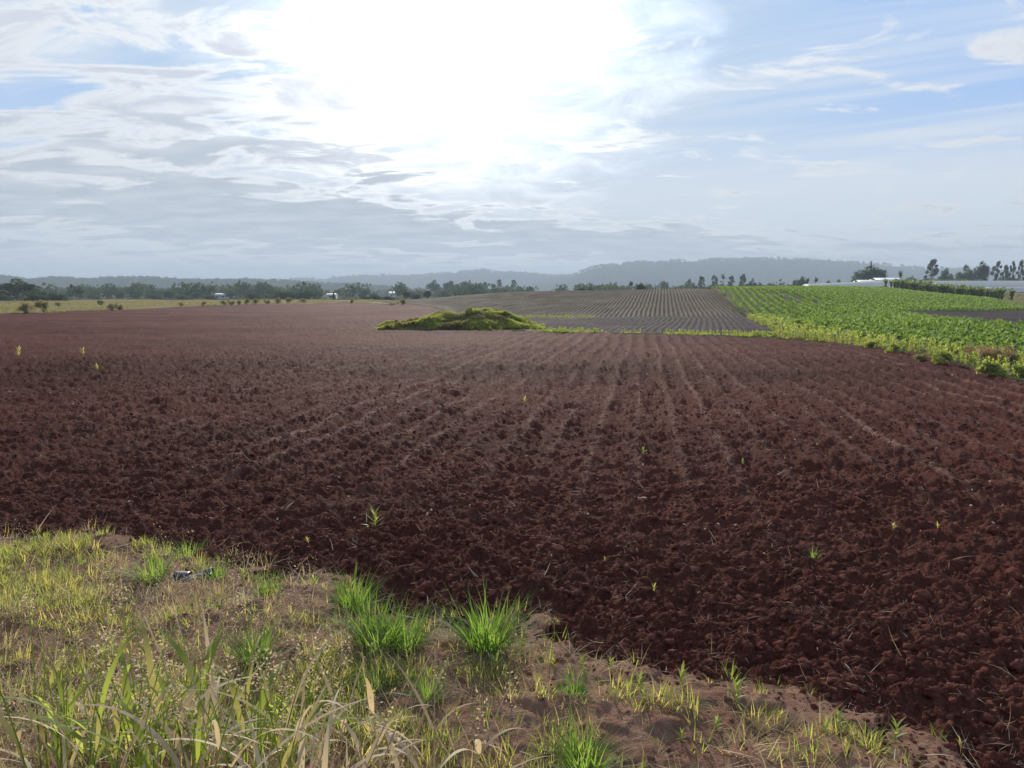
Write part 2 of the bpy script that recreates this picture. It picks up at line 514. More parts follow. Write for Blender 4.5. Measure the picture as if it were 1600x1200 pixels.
ctrl = []
for X in np.arange(-60, 12, 9):
    for Y in (-20, 0, 14, 28, 44):
        ctrl.append((X, Y, 0.0))
for X in (-60, -45, -30, -18): 
    for Y in (60, 80, 105): ctrl.append((X, Y, 0.0))
for X in (-110, -80, -50, -30): ctrl.append((X, 150, 0.15)); ctrl.append((X, 210, 0.3))
for X in (18, 26, 40): ctrl.append((X, 5, 0)); ctrl.append((X, 24, 0.0))
ctrl += [tuple(at(*p)) for p in (
    (720, 492, 60), (850, 498, 54.5), (1000, 498, 54.5), (1160, 497, 55),
    (660, 469, 110), (700, 465, 105), (760, 460.5, 100), (880, 458.5, 97), (1000, 457, 95), (1060, 456, 95), (1125, 453, 95),
    (850, 475, 75), (1000, 474, 75), (1150, 471, 76),
    (1200, 452, 108), (1270, 451.5, 112), (1340, 451, 125), (1390, 450.5, 140), (1470, 460, 125), (1550, 468, 110), (1600, 472, 100),
    (1300, 468, 80), (1400, 474, 80), (1310, 486, 62), (1370, 489, 62), (1490, 482, 76), (1600, 478, 88), (1600, 513, 38), (1450, 520, 36), (1300, 508, 42))]
ctrl += [(-25, 150, 0.5), (0, 150, 0.6), (30, 150, 0.9), (60, 180, 1.0), (100, 180, 1.4), (140, 180, 0.8), (120, 110, 0.6), (0, 220, 0), (100, 250, 0.2), (-200, 100, 0), (200, 100, 0), (200, 240, 0), (-200, 260, 0), (60, -40, 0)]
ctrl = np.array(ctrl)


def _tps(r2):
    return 0.5 * r2 * np.log(r2 + 1e-9)


_c = ctrl[:, :2] / 50.0
_K = _tps(((_c[:, None] - _c[None]) ** 2).sum(-1)) + np.eye(len(_c)) * 0.002
_Pm = np.hstack([np.ones((len(_c), 1)), _c])
_A = np.block([[_K, _Pm], [_Pm.T, np.zeros((3, 3))]])
_W = np.linalg.solve(_A, np.concatenate([ctrl[:, 2], np.zeros(3)]))


def H(x, y):
    """large shape of the land"""
    x = np.asarray(x, float); y = np.asarray(y, float)
    xs, ys = np.clip(x, -230, 230) / 50.0, np.clip(y, -60, 280) / 50.0
    z = _W[-3] + _W[-2] * xs + _W[-1] * ys
    for (cx, cy), w in zip(_c, _W[:-3]):
        z = z + w * _tps((xs - cx) ** 2 + (ys - cy) ** 2)
    r = np.hypot(x, y)
    k = np.clip((r - 190) / 110, 0, 1); k = k * k * (3 - 2 * k)
    return z * (1 - k)


RPHI = math.radians(9.6)
ROWSP = 0.47
CR, SR = math.cos(RPHI), math.sin(RPHI)


def detail(x, y, r, want_damp=False):
    """verge bank, furrows and clods; returns height and the share of pale dry crumbs"""
    z = 0.05 * vnoise(x / 5.0, y / 5.0, 41) * np.clip(r / 8, 0, 1)
    v = verge_in(x, y)
    k = np.clip((v + 0.2) / 0.9, 0, 1); k = k * k * (3 - 2 * k)
    near = inpoly(x, y, PLOUGH)
    z = z + np.where(r < 60, 0.05 * k, 0)
    vg = (v > 0) & (r < 40)
    lumps = 0.030 * fbm(x * 2.1, y * 2.1, 4, 60) + 0.010 * fbm(x * 14, y * 14, 3, 66)
    z = z + np.where(vg, lumps + 0.35 * clodfield(x, y, 0.16, 77, 0.35), 0)
    f = near & (~vg)
    xf, yf, rf = x[f], y[f], r[f]
    u = xf * CR - yf * SR
    wob = 0.10 * vnoise(xf / 3.1, yf / 3.1, 8)
    rowamp = np.clip((xf + 0.16 * yf + 5.0) / 4.0, 0.15, 1) * np.clip((yf - 3.5) / 4.0, 0, 1)
    row = np.cos(2 * math.pi * (u + wob) / ROWSP)
    d = 0.026 * rowamp * row * (0.65 + 0.5 * vnoise(xf / 2.0, yf / 2.0, 9))
    w2 = np.clip((-xf - 0.16 * yf - 2.0) / 5.0, 0, 1)
    d += 0.022 * w2 * np.cos(2 * math.pi * (yf - 0.12 * xf + 0.25 * vnoise(xf / 4, yf / 4, 12)) / 0.95)
    d += 0.035 * fbm(xf * 0.9, yf * 0.9, 3, 20)
    rough = 0.75 + 0.6 * vnoise(xf / 2.6, yf / 2.6, 31) * 1.0
    rough = np.clip(rough, 0.35, 1.4) * np.clip(1.25 - rf / 60, 0.45, 1)
    c = clodfield(xf, yf, 0.40, 101, 0.16) * 0.5
    c = np.maximum(c, clodfield(xf, yf, 0.20, 102, 0.45) * 0.75)
    nr = rf < 26
    c2 = clodfield(xf[nr], yf[nr], 0.105, 103, 0.7) * 0.75
    c2 += clodfield(xf[nr], yf[nr], 0.05, 104, 0.8) * 0.7
    c[nr] = c[nr] + c2 * 0.8
    d += c * rough * 0.78
    d[nr] += 0.026 * fbm(xf[nr] * 10, yf[nr] * 10, 4, 25, 0.7) + 0.018 * np.abs(vnoise(xf[nr] * 28, yf[nr] * 28, 28))
    z[f] = z[f] + d - 0.02
    pale = np.zeros_like(z)
    p = np.clip(row, 0, 1) ** 6 * rowamp * (0.85 + 0.35 * vnoise(xf / 1.3, yf / 4.0, 51))
    p = p * np.clip((rf - 5) / 5, 0, 1) * np.clip(1.5 - rf / 30, 0.35, 1)
    p = p * (0.35 + 0.65 * _h(np.floor((u + wob) / ROWSP + 0.5), np.zeros_like(u), 58)) * np.clip(0.85 + 0.6 * vnoise(xf * 1.9, yf * 0.9, 59), 0.2, 1)
    pale[f] = np.clip(p * 1.4, 0, 1) * 0.7
    if want_damp:
        q = np.exp(-((yf - 17.2 - 0.08 * xf - 1.2 * vnoise(xf / 6, yf / 6, 55)) / 1.6) ** 2) * 0.55
        q = np.maximum(q, np.clip((-xf - 2) / 6, 0, 1) * np.exp(-((yf - 20 - 2.5 * vnoise(xf / 9, yf / 5, 56)) / 4.5) ** 2) * 0.75)
        q *= 0.7 + 0.5 * vnoise(xf / 1.5, yf / 1.5, 57)
        damp = np.zeros_like(z); damp[f] = np.clip(q, 0, 1)
        return z, pale, damp
    return z, pale


def polar_ground():
    fine = np.radians(np.linspace(-42, 42, 761))
    rest = np.radians(np.linspace(42, 318, 70))[1:-1]
    ang = np.concatenate([fine, rest])
    rows = [0.25]
    while rows[-1] < 1.5: rows.append(rows[-1] + 0.06)
    while rows[-1] < 4600:
        r = rows[-1]
        if r < 70: step = max(0.011, 1.25 * r * r / (CAM_H * FPX))
        elif r < 210: step = min(1.25 * r * r / (CAM_H * FPX), 1.0)
        else: step = r * 0.06
        rows.append(r + min(step, 1.0 if r < 210 else 1e9))
    R = np.array(rows)
    A, RR = np.meshgrid(ang, R)
    x, y = RR * np.sin(A), RR * np.cos(A)
    sh = x.shape
    x, y, r = x.ravel(), y.ravel(), RR.ravel()
    z = H(x, y)
    dz, pale, damp = np.zeros_like(z), np.zeros_like(z), np.zeros_like(z)
    nm = r < 175
    dz[nm], pale[nm], damp[nm] = detail(x[nm], y[nm], r[nm], True)
    z = z + dz
    under = inpoly(x, y, RIDGED) | inpoly(x, y, [(-5.5, 47), (-1.5, 40), (2, 37.4), (8.6, 35.2), (11.4, 34.2), (12.4, 38), (16, 53), (16.5, 57), (-6, 57.6)])
    z = np.where(under, z - 0.05, z)
    z = np.where(inpoly(x, y, BARE), z + 0.05 * np.cos(x * 1.2 - y * 4.2) + 0.05 * vnoise(x * 2, y * 2, 90), z)
    V = np.stack([x, y, z], 1)
    n = len(ang)
    i, j = np.meshgrid(np.arange(len(R) - 1), np.arange(n), indexing='ij')
    j2 = (j + 1) % n
    F = np.stack([i * n + j, i * n + j2, (i + 1) * n + j2, (i + 1) * n + j], -1).reshape(-1, 4)[:, ::-1]
    fc = V[F].mean(1)
    fx, fy = fc[:, 0], fc[:, 1]
    zone = np.zeros(len(F), int)
    for k, poly in ((1, PLOUGH), (3, MEADOW), (4, GREY), (5, RIDGED), (6, CROP_NEAR), (8, PATH), (7, BARE), (9, STRIP)):
        zone[inpoly(fx, fy, poly)] = k
    zone[(verge_in(fx, fy) > 0) & (np.hypot(fx, fy) < 60)] = 2
    names = {0: ('farmland', 'plain'), 1: ('ploughed_field', 'plough'), 2: ('grass_verge', 'verge'), 3: ('meadow', 'meadow'), 4: ('fallow_strip', 'greysoil'),
             5: ('ridged_field_ground', 'ridge'), 6: ('crop_field', 'cropsoil'), 7: ('bare_field', 'bare'), 8: ('field_path', 'path'), 9: ('field_margin', 'meadow')}
    labels = {0: 'flat hazy farmland reaching to the hills', 1: 'dark red ploughed field of rough clods and furrows', 2: 'grassy verge with trampled red soil',
              3: 'yellowish rough meadow beside the ploughed field', 4: 'grey fallow strip in front of the ridged field', 5: 'soil under the ridged field',
              6: 'soil of the green crop field', 7: 'dark bare field beside the green crop', 8: 'dry tan path along the green crop', 9: 'dry grass margin below the banana plants'}
    for k, (nm_, mt) in names.items():
        sel = F[zone == k]
        if not len(sel): continue
        used, inv = np.unique(sel.ravel(), return_inverse=True)
        me = mesh_np(nm_, V[used], inv.reshape(-1, 4), M[mt], smooth=True)
        if k == 1:
            a = me.attributes.new('pale', 'FLOAT', 'POINT'); a.data.foreach_set('value', pale[used].astype(np.float32))
            a = me.attributes.new('damp', 'FLOAT', 'POINT'); a.data.foreach_set('value', damp[used].astype(np.float32))
        o = tag(obj(nm_, me), labels[k], kind='structure')


polar_ground()


def ridge_field(name, poly, spacing, amp, mat, label, dv, phi, seed, lift=-0.01):
    c, s = math.cos(phi), math.sin(phi)
    P = np.array(poly)
    U, W = P[:, 0] * c - P[:, 1] * s, P[:, 0] * s + P[:, 1] * c
    us = np.arange(U.min(), U.max() + spacing, spacing / 6)
    vs = np.arange(W.min(), W.max() + dv, dv)
    u, v = np.meshgrid(us, vs)
    x, y = (u * c + v * s).ravel(), (-u * s + v * c).ravel()
    u, v = u.ravel(), v.ravel()
    wob = 0.05 * vnoise(v / 3.0, u / 2.0, seed)
    rw = 0.5 + 0.5 * np.cos(2 * math.pi * (u + wob) / spacing)
    var = 0.75 + 0.35 * vnoise(u / 1.1, v / 2.2, seed + 1)
    ed = np.full(len(x), 9.0)
    for q in range(len(P)):
        a_, b_ = P[q], P[(q + 1) % len(P)]
        ab = b_ - a_
        t_ = np.clip(((x - a_[0]) * ab[0] + (y - a_[1]) * ab[1]) / (ab @ ab), 0, 1)
        ed = np.minimum(ed, np.hypot(x - a_[0] - t_ * ab[0], y - a_[1] - t_ * ab[1]))
    fade = np.clip(ed / 1.6, 0, 1)
    z = H(x, y) + lift - 0.06 * (1 - fade) + amp * fade * rw * var + 0.02 * vnoise(u / 0.3, v / 0.6, seed + 2)
    pale = np.clip(rw ** 2 * (0.55 + 0.5 * vnoise(u / 2.5, v / 5, seed + 3)) * np.clip(1.0 - (y - 56) / 28, 0.10, 1), 0, 1)
    n, m = len(us), len(vs)
    i, j = np.meshgrid(np.arange(m - 1), np.arange(n - 1), indexing='ij')
    F = np.stack([i * n + j, i * n + j + 1, (i + 1) * n + j + 1, (i + 1) * n + j], -1).reshape(-1, 4)
    V = np.stack([x, y, z], 1)
    fc = V[F].mean(1)
    F = F[inpoly(fc[:, 0], fc[:, 1], poly)]
    used, inv = np.unique(F.ravel(), return_inverse=True)
    me = mesh_np(name, V[used], inv.reshape(-1, 4), mat, smooth=True)
    a = me.attributes.new('pale', 'FLOAT', 'POINT'); a.data.foreach_set('value', pale[used].astype(np.float32))
    return tag(obj(name, me), label, kind='structure')


ridge_field('ridged_field', RIDGED, 0.36, 0.11, M['ridge'], 'brown field of long raised planting ridges on the slope', 0.5, math.radians(11.0), 200)
ridge_field('fallow_ridges', [(-5.5, 47), (-1.5, 40), (2, 37.2), (8.6, 35.0), (11.4, 34.0), (12.4, 38), (16.5, 53), (16.8, 57), (-6, 57.6)], 0.34, 0.06,
            M['greysoil'], 'grey shallow furrows below the ridged slope', 0.4, math.radians(14.0), 230, 0.0)


# ------------------------------------------------------------------ hills
def hill(name, pts, Y, depth, seed, label, canopy=3.0, lift=0.0):
    px = np.array([p[0] for p in pts], float); py = np.array([p[1] for p in pts], float)
    cols, rws = 260, 40
    u = np.linspace(px[0], px[-1], cols)
    sky = np.interp(u, px, py) - lift
    ker = np.ones(7) / 7
    sky = np.convolve(np.pad(sky, 3, mode='edge'), ker, 'valid')
    top = CAM_H + (HOR - sky) / FPX * Y
    V = []
    for k in range(rws):
        t = k / (rws - 1)                                     # 0 foot on our side, 1 foot beyond
        yy = Y + (t - 0.6) * depth
        prof = math.sin(math.pi * min(t / 0.6, 1) / 2) ** 1.3 if t < 0.6 else math.cos(math.pi * (t - 0.6) / 0.8) ** 1.2
        x = (u - 800) / FPX * Y * (0.6 + 0.4 * yy / Y)
        z = -3 + (top + 3) * prof + canopy * fbm(x / 60 + seed, np.full(cols, yy / 60), 4, seed) * (0.3 + 0.7 * prof) - canopy * 0.5
        V.append(np.stack([x, np.full(cols, yy), z], 1))
    V = np.array(V)
    i, j = np.meshgrid(np.arange(rws - 1), np.arange(cols - 1), indexing='ij')
    F = np.stack([i * cols + j, i * cols + j + 1, (i + 1) * cols + j + 1, (i + 1) * cols + j], -1).reshape(-1, 4)
    tag(obj(name, mesh_np(name, V.reshape(-1, 3), F, M['hill'], smooth=True)), label, kind='structure')
    return V


HILL_R = hill('hill', [(700, 462), (820, 446), (870, 438), (895, 432), (920, 421), (960, 415), (1000, 412.5), (1100, 409), (1200, 407), (1260, 409), (1320, 413),
                       (1400, 420), (1500, 424), (1650, 428), (1900, 436), (2100, 446)], 2300, 1100, 301, 'long flat-topped wooded hill in the haze')
HILL_C = hill('hill', [(200, 450), (380, 444), (500, 442), (560, 439), (640, 437), (700, 433), (745, 429), (800, 432), (880, 437), (960, 444), (1050, 452)], 2700, 1100, 302,
              'low hazy hill with a scrubby top', 4.0, 4.0)
HILL_L = hill('hill', [(-500, 444), (-200, 442), (0, 443), (60, 447), (90, 442), (150, 443), (170, 441), (240, 442), (300, 446), (400, 446.5), (480, 449), (560, 455), (640, 459)], 1250, 420, 303,
              'dark wooded ridge behind the meadow', 3.0, 4.0)

# ------------------------------------------------------------------ air
hz_m, N = new_mat('haze air')
pv = N.node('ShaderNodeVolumePrincipled')
pv.inputs['Color'].default_value = (0.42, 0.50, 0.60, 1)
pv.inputs['Density'].default_value = 0.00048
pv.inputs['Anisotropy'].default_value = 0.1
o_ = N.node('ShaderNodeOutputMaterial')
N.t.links.new(pv.outputs[0], o_.inputs['Volume'])
mb = MB(); mb.box((-5200, -5200, -12), (5200, 5200, 150))
tag(obj('haze', mb.mesh('haze', hz_m)), 'pale haze in the air over the fields', kind='stuff')

# ------------------------------------------------------------------ scattering (only for what nobody could count)
def scatter(name, protos, P, scale, rotz, label, parent=None, tilt=0.0, seed=1):
    rg = np.random.default_rng(seed)
    P = np.asarray(P, np.float32)
    n = len(P)
    col = bpy.data.collections.new(name + '_sources')
    for i, me in enumerate(protos):
        col.objects.link(bpy.data.objects.new('%s_source_%02d' % (name, i), me))
    me = bpy.data.meshes.new(name)
    me.vertices.add(n)
    me.vertices.foreach_set('co', P.ravel())
    a = me.attributes.new('sc', 'FLOAT', 'POINT'); a.data.foreach_set('value', np.asarray(scale * np.ones(n), np.float32))
    rot = np.zeros((n, 3), np.float32)
    rot[:, :2] = rg.normal(0, 1, (n, 2)) * tilt
    rot[:, 2] = rotz
    a = me.attributes.new('rot', 'FLOAT_VECTOR', 'POINT'); a.data.foreach_set('vector', rot.ravel())
    a = me.attributes.new('idx', 'INT', 'POINT'); a.data.foreach_set('value', rg.integers(0, len(protos), n).astype(np.int32))
    o = obj(name, me, parent)
    g = bpy.data.node_groups.new(name, 'GeometryNodeTree')
    g.interface.new_socket('Geometry', in_out='INPUT', socket_type='NodeSocketGeometry')
    g.interface.new_socket('Geometry', in_out='OUTPUT', socket_type='NodeSocketGeometry')
    gi, go = g.nodes.new('NodeGroupInput'), g.nodes.new('NodeGroupOutput')
    ci = g.nodes.new('GeometryNodeCollectionInfo')
    ci.inputs['Collection'].default_value = col
    ci.inputs['Separate Children'].default_value = True
    ci.inputs['Reset Children'].default_value = True
    ip = g.nodes.new('GeometryNodeInstanceOnPoints')
    ip.inputs['Pick Instance'].default_value = True
    def na(nm, tp):
        q = g.nodes.new('GeometryNodeInputNamedAttribute'); q.data_type = tp; q.inputs[0].default_value = nm
        return q.outputs[0]
    L = g.links.new
    L(gi.outputs[0], ip.inputs['Points']); L(ci.outputs[0], ip.inputs['Instance'])
    L(na('idx', 'INT'), ip.inputs['Instance Index'])
    e2r = g.nodes.new('FunctionNodeEulerToRotation')
    L(na('rot', 'FLOAT_VECTOR'), e2r.inputs[0]); L(e2r.outputs[0], ip.inputs['Rotation'])
    L(na('sc', 'FLOAT'), ip.inputs['Scale'])
    L(ip.outputs[0], go.inputs[0])
    md = o.modifiers.new('scatter', 'NODES'); md.node_group = g
    return tag(o, label, kind='stuff')


def zground(x, y):
    x = np.atleast_1d(np.asarray(x, float)); y = np.atleast_1d(np.asarray(y, float))
    r = np.hypot(x, y)
    z = H(x, y)
    nm = r < 175
    if nm.any():
        z[nm] += detail(x[nm], y[nm], r[nm])[0]
    return z


def zat(x, y):
    return float(zground(x, y)[0])


def hit(px, py):
    """where the line of sight through a photo pixel meets the ground"""
    d = ray(px, py)
    ys = np.concatenate([np.linspace(1.0, 12, 500), np.linspace(12.05, 230, 1500)])
    x, z = d[0] / d[1] * ys, CAM_H + d[2] / d[1] * ys
    g = H(x, ys) + np.where(verge_in(x, ys) > 0, 0.05, 0)
    k = np.nonzero(z < g)[0]
    i = k[0] if len(k) else len(ys) - 1
    return x[i], ys[i], float(g[i])


def frustum_points(n, r0, r1, power, seed, half=36):
    """random ground points in the field of view, denser near the viewer"""
    rg = np.random.default_rng(seed)
    t = rg.random(n)
    if power == 0: r = r0 * (r1 / r0) ** t
    else: r = (r0 ** power + (r1 ** power - r0 ** power) * t) ** (1 / power)
    a = np.radians(rg.uniform(-half, half, n))
    return r * np.sin(a), r * np.cos(a), rg


# ------------------------------------------------------------------ soil clods and litter
def ico(sub):
    import bmesh
    bm = bmesh.new(); bmesh.ops.create_icosphere(bm, subdivisions=sub, radius=1)
    V = np.array([v.co for v in bm.verts]); F = np.array([[v.index for v in f.verts] for f in bm.faces]); bm.free()
    return V, F


def clod_mesh(i, sub=2):
    V, F = ico(sub)
    rg = np.random.default_rng(500 + i)
    o = rg.uniform(0, 50, 3)
    n = vnoise(V[:, 0] * 1.6 + o[0] + V[:, 2] * 0.9, V[:, 1] * 1.6 + o[1] - V[:, 2] * 1.1, 7)
    n2 = vnoise(V[:, 0] * 4.1 + o[2] + V[:, 2] * 2.9, V[:, 1] * 4.1 + o[0] - V[:, 2] * 3.1, 9)
    r = 1 + 0.38 * n + 0.26 * n2
    V = V * r[:, None] * np.array([rg.uniform(0.8, 1.25), rg.uniform(0.7, 1.0), rg.uniform(0.5, 0.75)])
    return mesh_np('clod', V, F, M['clod'], smooth=(sub > 2))


clods_small = [clod_mesh(i, 2) for i in range(8)]
clods_big = [clod_mesh(20 + i, 3) for i in range(6)]
x, y, rg = frustum_points(120000, 2.3, 24, 0, 1)
k = inpoly(x, y, PLOUGH) & (verge_in(x, y) < rg.exponential(0.14, len(x)))
patch = vnoise(x / 1.6, y / 1.6, 77)
k &= rg.random(len(x)) < np.clip(0.6 + 0.5 * patch, 0.15, 1)
x, y = x[k], y[k]
sc = np.clip(rg.lognormal(math.log(0.0075), 0.7, len(x)), 0.003, 0.034) * np.clip(0.45 + np.hypot(x, y) / 9, 0.6, 1) * np.clip(1.05 - np.hypot(x, y) / 40, 0.6, 1)
z = zground(x, y)
scatter('soil_crumbs', clods_small, np.stack([x, y, z - sc * 0.15], 1), sc, rg.uniform(0, 6.28, len(x)), 'countless crumbs of dark red soil over the ploughed field', tilt=0.4, seed=3)
x, y, rg = frustum_points(2500, 2.0, 6.5, 0, 4, 40)
k = verge_in(x, y) > 0
x, y = x[k], y[k]
sc = np.clip(rg.lognormal(math.log(0.007), 0.5, len(x)), 0.003, 0.03)
vc = [m.copy() for m in clods_small[:4]]
for m_ in vc: m_.materials[0] = M['verge']
scatter('verge_crumbs', vc, np.stack([x, y, zground(x, y) + sc * 0.1], 1), sc, rg.uniform(0, 6.28, len(x)), 'crumbs of lighter soil lying on the verge', tilt=0.4, seed=5)

# single clods large enough to pick out
CL = [(806, 803, 22), (1255, 772, 26), (1170, 720, 17), (1525, 760, 22), (970, 842, 24), (1060, 815, 17), (870, 870, 30), (1585, 905, 30), (1160, 800, 15), (1345, 785, 18),
      (1090, 930, 18), (835, 903, 17), (1440, 940, 30), (1255, 945, 26), (1500, 850, 22), (660, 868, 20), (585, 858, 18), (900, 930, 22), (1000, 965, 20), (1320, 900, 16),
      (1560, 985, 24), (1420, 1010, 22), (1340, 1060, 24), (1190, 985, 20), (1255, 1045, 28), (1460, 1090, 30), (1545, 1120, 24), (1110, 1000, 22), (1280, 1000, 20), (730, 905, 16),
      (500, 840, 17), (420, 780, 16), (345, 845, 15), (605, 770, 14), (1030, 760, 13), (1130, 755, 14), (1390, 735, 13), (1270, 700, 12), (1070, 750, 14), (1555, 830, 26),
      (1370, 850, 16), (1475, 795, 15), (930, 790, 14), (760, 765, 12), (1060, 885, 16), (700, 845, 14), (450, 865, 14), (250, 800, 15), (90, 760, 14), (1590, 1040, 28)]
for i, (px, py, w) in enumerate(CL):
    X, Y, Z = hit(px, py)
    s_ = w / FPX * Y * 0.46
    o = obj('soil_clod', clods_big[i % 6], None, (X, Y, zat(X, Y) + s_ * 0.22), random.uniform(0, 6.28), (s_, s_, s_))
    tag(o, 'large rounded clod of dark red earth lying on the ploughed field', 'clod', 'large clods on the ploughed field')


def litter_mesh(i, L=1.0, mat='straw', w=0.05, curl=0.5, flat=1.35):
    rg = np.random.default_rng(900 + i)
    mb = MB()
    n = 1
    mb.blades(np.zeros((n, 3)), rg.uniform(0, 6.28, n), np.full(n, L), np.full(n, w), np.full(n, flat), np.full(n, rg.uniform(-curl, curl)), 4, belly=0.25)
    return mb.mesh('straw', M[mat])


straws = [litter_mesh(i, 1.0, 'straw', random.uniform(0.02, 0.055), 0.9, random.uniform(1.0, 1.55)) for i in range(8)]
x, y, rg = frustum_points(46000, 2.3, 34, 0, 6)
k = inpoly(x, y, PLOUGH) & (verge_in(x, y) < 0.1)
u = x * CR - y * SR
inrow = np.cos(2 * math.pi * (u + 0.10 * vnoise(x / 3.1, y / 3.1, 8)) / ROWSP)
k &= rg.random(len(x)) < np.clip(0.35 + 0.5 * inrow, 0.12, 1)
x, y = x[k], y[k]
sc = rg.lognormal(math.log(0.045), 0.5, len(x)) * np.clip(0.6 + np.hypot(x, y) / 30, 0.7, 1.5)
scatter('straw_litter', straws, np.stack([x, y, zground(x, y) + 0.012], 1), sc, rg.uniform(0, 6.28, len(x)), 'pale bits of straw and root strewn over the ploughed soil', tilt=0.3, seed=7)
# pale chips of stone and stalk on the field, too small to pick up one by one
chipm = [m.copy() for m in clods_small[:3]]
M['chip'] = solid_mat('pale chip', (0.42, 0.31, 0.22), (0.55, 0.44, 0.33), 0.9, 20, spec=0.05)
for m_ in chipm: m_.materials[0] = M['chip']
x, y, rg = frustum_points(300, 5, 60, 0, 8)
k = inpoly(x, y, PLOUGH) & (verge_in(x, y) < 0)
x, y = x[k], y[k]
sc = rg.uniform(0.004, 0.010, len(x)) * np.clip(0.8 + np.hypot(x, y) / 14, 1, 2.6)
scatter('pale_chips', chipm, np.stack([x, y, zground(x, y) + 0.015], 1), sc, rg.uniform(0, 6.28, len(x)), 'tiny pale chips scattered on the dark soil', tilt=0.5, seed=9)

# ------------------------------------------------------------------ grass
def tuft_mesh(i, n, length, width, spread, mat, lean=0.35, curl=0.9, segs=4, fold=0.25):
    rg = np.random.default_rng(1000 + i)
    mb = MB()
    a = rg.uniform(0, 6.28, n)
    rad = spread * np.sqrt(rg.random(n))
    b = np.stack([np.cos(a) * rad, np.sin(a) * rad, np.full(n, -0.01)], 1)
    az = a + rg.normal(0, 0.7, n)
    L = length * rg.uniform(0.45, 1.1, n)
    mb.blades(b, az, L, width * rg.uniform(0.7, 1.2, n), np.abs(rg.normal(lean * 0.6, lean * 0.6, n)) + rad / max(spread, 1e-6) * lean * 0.6, rg.uniform(0.2, 1.0, n) * curl, segs, fold)
    return mb.mesh('grass', M[mat])


low = [tuft_mesh(i, 18, 0.10, 0.0034, 0.04, m, 0.75, 1.2, 3) for i, m in enumerate(['grass', 'grass', 'yellowgrass', 'grass', 'yellowgrass', 'yellowgrass'])]
lowdry = [tuft_mesh(20 + i, 22, 0.11, 0.0028, 0.05, 'thatch', 1.0, 1.2, 3) for i in range(4)]
thatch = [tuft_mesh(30 + i, 16, 0.14, 0.0030, 0.06, 'thatch', 1.7, 0.3, 3) for i in range(5)]


def verge_pts(n, seed, dens):
    rg = np.random.default_rng(seed)
    x = rg.uniform(-4.6, 2.4, n); y = rg.uniform(1.7, 6.2, n)
    v = verge_in(x, y)
    k = (v > -0.10) & (np.abs(x) < 0.72 * y + 0.25) & (rg.random(n) < dens(x, y, v))
    return x[k], y[k], rg


GP = []
for (px, py, q_, a_) in [(100, 870, .6, .75), (40, 920, .55, .75), (160, 955, .4, .5), (250, 893, .25, .7), (240, 960, .25, .5), (350, 1090, .25, 1), (440, 1100, .32, 1), (540, 1095, .30, 1), (500, 1050, .2, .8),
                       (700, 1185, .28, .9), (800, 1185, .24, .9), (640, 1150, .25, .7), (100, 1100, .6, .8), (240, 1130, .4, .8), (430, 1010, .2, .4), (600, 1050, .2, .7), (820, 1090, .14, .6),
                       (950, 1060, .14, .5), (1060, 1110, .12, .45), (1160, 1100, .12, .5), (1330, 1150, .12, .5), (480, 970, .18, .4), (760, 1060, .12, .6)]:
    GP.append((*hit(px, py)[:2], q_, a_))


def d_green(x, y, v):
    d = np.full(len(x), 0.05)
    for (gx, gy, q_, a_) in GP:
        d = np.maximum(d, a_ * np.exp(-(((x - gx) / q_) ** 2 + ((y - gy) / (q_ * 0.9)) ** 2) * 1.2))
    sx, sy = hit(302, 896)[:2]
    d = d * np.clip(np.hypot(x - sx, y - sy + 0.12) / 0.2 - 0.6, 0, 1)
    return np.clip(d * (0.62 + 1.0 * vnoise(x * 3.7, y * 3.7, 302)), 0.01, 1)


def d_dry(x, y, v):
    p = 0.6 + 0.7 * vnoise(x * 1.1 + 9, y * 1.1, 311)
    return np.clip(p, 0.1, 1) * 0.8 * np.clip((0.2 - x) / 1.6, 0.10, 1) * np.clip(v / 0.7, 0.12, 1)


x, y, rg = verge_pts(34000, 21, d_green)
scatter('low_grass', low, np.stack([x, y, zground(x, y)], 1), rg.uniform(0.5, 1.35, len(x)), rg.uniform(0, 6.28, len(x)), 'short patchy green grass covering the verge', tilt=0.15, seed=22)
x, y, rg = verge_pts(14000, 23, d_dry)
scatter('dry_grass', lowdry + thatch, np.stack([x, y, zground(x, y) + 0.004], 1), rg.uniform(0.6, 1.4, len(x)), rg.uniform(0, 6.28, len(x)), 'matted dry grass thatch on the verge', tilt=0.2, seed=24)
x, y, rg = verge_pts(5000, 25, lambda x, y, v: np.clip((0.6 - x) / 2, 0.2, 0.7))
scatter('verge_straw', straws, np.stack([x, y, zground(x, y) + 0.008], 1), rg.lognormal(math.log(0.07), 0.5, len(x)), rg.uniform(0, 6.28, len(x)), 'loose straw lying on the verge soil', tilt=0.2, seed=26)


# fine seeding stems among the verge grass
def seed_culm(i):
    rg = np.random.default_rng(1200 + i)
    mb = MB()
    n = 5
    for q in range(n):
        a, L = rg.uniform(0, 6.28), rg.uniform(0.22, 0.42)
        pts, p, lean = [], np.array([rg.normal(0, 0.02), rg.normal(0, 0.02), 0.0]), rg.uniform(0.1, 0.5)
        for s_ in range(7):
            pts.append(p.copy())
            aa = lean + 0.7 * (s_ / 6) ** 2
            p = p + L / 6 * np.array([math.cos(a) * math.sin(aa), math.sin(a) * math.sin(aa), math.cos(aa)])
        mb.tube(pts, np.linspace(0.0012, 0.0006, 7), 3)
        C = np.concatenate([np.array(pts[-1])[None] + rg.normal(0, 1, (14, 3)) * [0.014, 0.014, 0.03], np.array(pts[-2])[None] + rg.normal(0, 1, (12, 3)) * [0.018, 0.018, 0.025]])
        mb.leafquads(C, 0.0035, 0, rg)
    return mb.mesh('seeding_stems', M['dry'])


